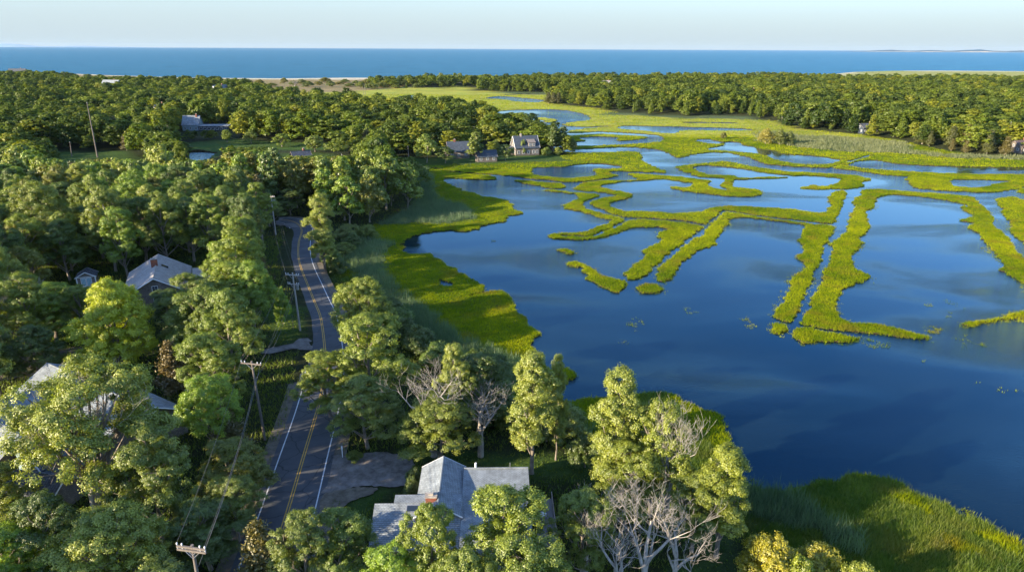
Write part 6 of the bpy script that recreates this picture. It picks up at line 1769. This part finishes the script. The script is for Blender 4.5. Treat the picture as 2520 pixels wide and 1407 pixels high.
# darker wet meadow at the lower right, with golden patches
parts = []
P = scatter([7], lambda c: np.full(len(c), 22.0), 40, 200); parts.append(blades(P, gz(P), 0.25, 0.8, 0.06, 4, 0.22, gr, lean=0.45))
grass_object('wet_meadow_grass', parts, 'meadow', 'dark green wind-combed meadow grass at the lower right shore', 'grass')
parts = []
P = scatter([8], lambda c: np.full(len(c), 20.0), 40, 200); parts.append(blades(P, gz(P), 0.4, 0.95, 0.06, 4, 0.2, gr, lean=0.3))
grass_object('golden_grass', parts, 'grass', 'golden-yellow grass patches in the dark meadow at the lower right', 'grass')
# reeds
parts = []
P = scatter([1], lambda c: np.where(c[:, 1] < 130, 9.0, np.where(c[:, 1] < 300, 4.0, 0.6)), 40, 460)
near = P[:, 1] < 300
parts.append(blades(P[near], gz(P[near]), 0.8, 2.0, 0.08, 4, 0.3, gr, lean=0.25))
grass_object('reeds', [blades(P[~near], gz(P[~near]), 0.7, 1.6, 0.25, 6, 0.7, gr, lean=0.25)], 'reed_dry', 'pale dry-green reed belt below the cedars on the right side of the marsh', 'reeds')
grass_object('reeds', parts, 'reed', 'tall blue-green reeds between the woods and the marsh', 'reeds')
# lawn, verge and forest floor growth
parts = []
P = scatter([2], lambda c: np.where(c[:, 1] < 180, 3.0, 0.8), 40, 260)
d_ = np.full(len(P), 1e9)
for c_ in ROADC[::2]: np.minimum(d_, np.hypot(P[:, 0] - c_[0], P[:, 1] - c_[1]), out=d_)
gdr = inside(P, W([(790, 1110), (1015, 1110), (1015, 1205), (770, 1240), (765, 1180)], 1.9)) | inside(P, W([(640, 530), (740, 530), (740, 560), (640, 556)], 1.9)) | inside(P, W([(640, 850), (765, 826), (765, 860), (640, 880)], 1.9))
P = P[(d_ > 4.6) & ~gdr]
parts.append(blades(P, gz(P), 0.2, 0.7, 0.14, 4, 0.4, gr, lean=0.5))
P = scatter([3], lambda c: np.full(len(c), 3.0), 40, 260); parts.append(blades(P, gz(P), 0.08, 0.25, 0.2, 3, 0.3, gr))
grass_object('undergrowth', parts, 'meadow', 'dark green undergrowth and rough lawn beneath the trees', 'undergrowth')

# scrub in the dune meadow and along the wood edges: individual bushes
def bush(px, py, h, r, col, label, group, kind='shrub', rz=0.0, zb=1.0, name='bush'):
    p = at(px, py, zb); plant(kind, int(abs(px)) % 2, p[0], p[1], h, r, col, rz, label, group=group, cat='bush', name=name)


sr = random.Random(9)
SCR = [(610, 205), (640, 208), (668, 212), (700, 204), (722, 209), (742, 206), (760, 213), (785, 208), (800, 203), (815, 212), (835, 207), (850, 203), (862, 212), (876, 206), (888, 216), (902, 209), (914, 218),
       (924, 206), (938, 215), (950, 210), (962, 204), (974, 216), (985, 208), (996, 213), (1010, 203), (1025, 215), (1040, 210)]
NTH = ['leftmost', 'second', 'third', 'fourth', 'fifth', 'sixth', 'seventh', 'eighth', 'ninth', 'tenth', 'eleventh', 'twelfth', 'thirteenth', 'fourteenth', 'fifteenth', 'sixteenth', 'seventeenth',
       'eighteenth', 'nineteenth', 'twentieth', 'twenty-first', 'twenty-second', 'twenty-third', 'twenty-fourth', 'twenty-fifth', 'twenty-sixth', 'twenty-seventh']
for i, (a, b_) in enumerate(SCR):
    bush(a, b_, sr.uniform(4, 8), sr.uniform(6, 10), sr.choice(((0.7, 0.75, 0.6), (1.0, 0.8, 0.5), (0.8, 0.8, 0.5))), NTH[i] + ' from the left of the low dark bushes in the tawny dune scrub', 'bushes in the dune scrub', rz=sr.random() * 6)
for lb, a, b_, h, r, col, kd in (('grey-brown leafless bush standing alone in the right-hand marsh', 1884, 350, 7.5, 5.0, (1.6, 1.2, 1.0), 'shrub'), ('dark cedar bush right of the grey-brown one in the marsh', 1918, 352, 7.5, 4.0, (0.7, 0.7, 0.4), 'shrub'),
                                 ('second dark bush beside the cedar bush in the marsh', 1942, 352, 6.5, 3.2, (0.6, 0.65, 0.4), 'shrub'), ('small lone bush left of the grey-brown one', 1781, 338, 3.8, 2.2, (0.8, 0.7, 0.4), 'shrub'),
                                 ('lone dark shrub at the water below the point house', 1408, 372, 6.5, 3.0, (0.5, 0.6, 0.4), 'shrub'), ('small tree in front of the roof of the point house', 1287, 378, 7.5, 2.6, (0.9, 1.0, 0.6), 'shrub'),
                                 ('round bush right of the point house', 1345, 378, 4, 3.2, (0.8, 0.95, 0.6), 'shrub'), ('round bush between the point house and the low cottage', 1219, 372, 5, 3.0, (0.9, 1.0, 0.6), 'shrub'),
                                 ('pale bush on the shaded shore right of the point house', 1372, 378, 3.5, 2.6, (1.2, 1.2, 0.8), 'shrub')):
    bush(a, b_, h, r, col, lb, None, kd)
for a, b_, lb in ((1362, 372, 'tall dark tree immediately right of the point house'), (1385, 370, 'slimmer dark tree right of the tall one by the point house')):
    p = at(a, b_, 1.5); plant('mid', 3, p[0], p[1], 13, 4.0, DARK, 1.0, lb)
for i, (a, b_) in enumerate(((1350, 253), (1362, 254), (1374, 254))):
    p = at(a, b_, 1.0); plant('cedar', i, p[0], p[1], 10, 6.0, (0.7, 0.8, 0.5), i, ('left', 'middle', 'right')[i] + ' one of three dark cedars standing out in the far marsh', group='three cedars in the far marsh')
hero('dead', 0, 1925, 290, 262, 5, (1, 1, 1), 'pinkish-grey bare tree before the far right woods, left one')
hero('dead', 1, 1957, 293, 268, 4.5, (1, 1, 1), 'pinkish-grey bare tree before the far right woods, right one')
hero('dead', 2, 725, 216, 194, 8, (1, 1, 1), 'bare twiggy tree standing alone in the dune meadow')
# shrubs filling the strip between road and marsh
n_ = 0
for a, b_, h, r in ((815, 640, 4, 3), (835, 665, 4, 3), (850, 620, 3, 3), (975, 800, 4, 3.4), (1000, 830, 4, 3.4), (1030, 860, 4.5, 3.5), (960, 770, 4, 3.0), (1075, 890, 4, 3), (1215, 1000, 4.5, 3.4), (1245, 1030, 4, 3.2), (1400, 1060, 4, 3),
                     (1385, 1030, 3.6, 3), (1180, 1040, 4, 3), (870, 600, 3.5, 3), (905, 580, 4, 3.2), (1345, 1075, 3.5, 2.6)):
    n_ += 1; lb_ = ('shrub in the shaded marsh-edge thicket, ' + ('by the far road bend', 'by the sunlit kerb oak', 'before the half-dead tree', 'behind the foreground lawn')[min(3, max(0, int((b_ - 560) // 130)))] + f', {NTH[n_ - 1] if n_ > 1 else "first"} counted along the shore')
    bush(a, b_, h, r, sr.choice((DARK, BLUE, MIDG)), lb_, 'thicket shrubs along the marsh edge', rz=sr.random() * 6)

# haze is built in the air section


# ------------------------------------------------------------------ the air: a thin even haze over land and sea
hz = bpy.data.materials.new('air_haze'); hz.use_nodes = True
N, L = hz.node_tree.nodes, hz.node_tree.links
for n_ in list(N):
    if n_.type == 'BSDF_PRINCIPLED': N.remove(n_)
pv = N.new('ShaderNodeVolumePrincipled'); pv.inputs['Color'].default_value = (0.50, 0.66, 0.85, 1); pv.inputs['Density'].default_value = 0.000012
L.new(pv.outputs[0], [n_ for n_ in N if n_.type == 'OUTPUT_MATERIAL'][0].inputs['Volume'])
m = MB(); m.hexa([(-34000, -3000, -1.8), (34000, -3000, -1.8), (34000, 34000, -1.8), (-34000, 34000, -1.8), (-34000, -3000, 165), (34000, -3000, 165), (34000, 34000, 165), (-34000, 34000, 165)])
tag(m.build('haze', hz), 'thin pale air over the marsh and the sea', 'haze', kind='stuff')
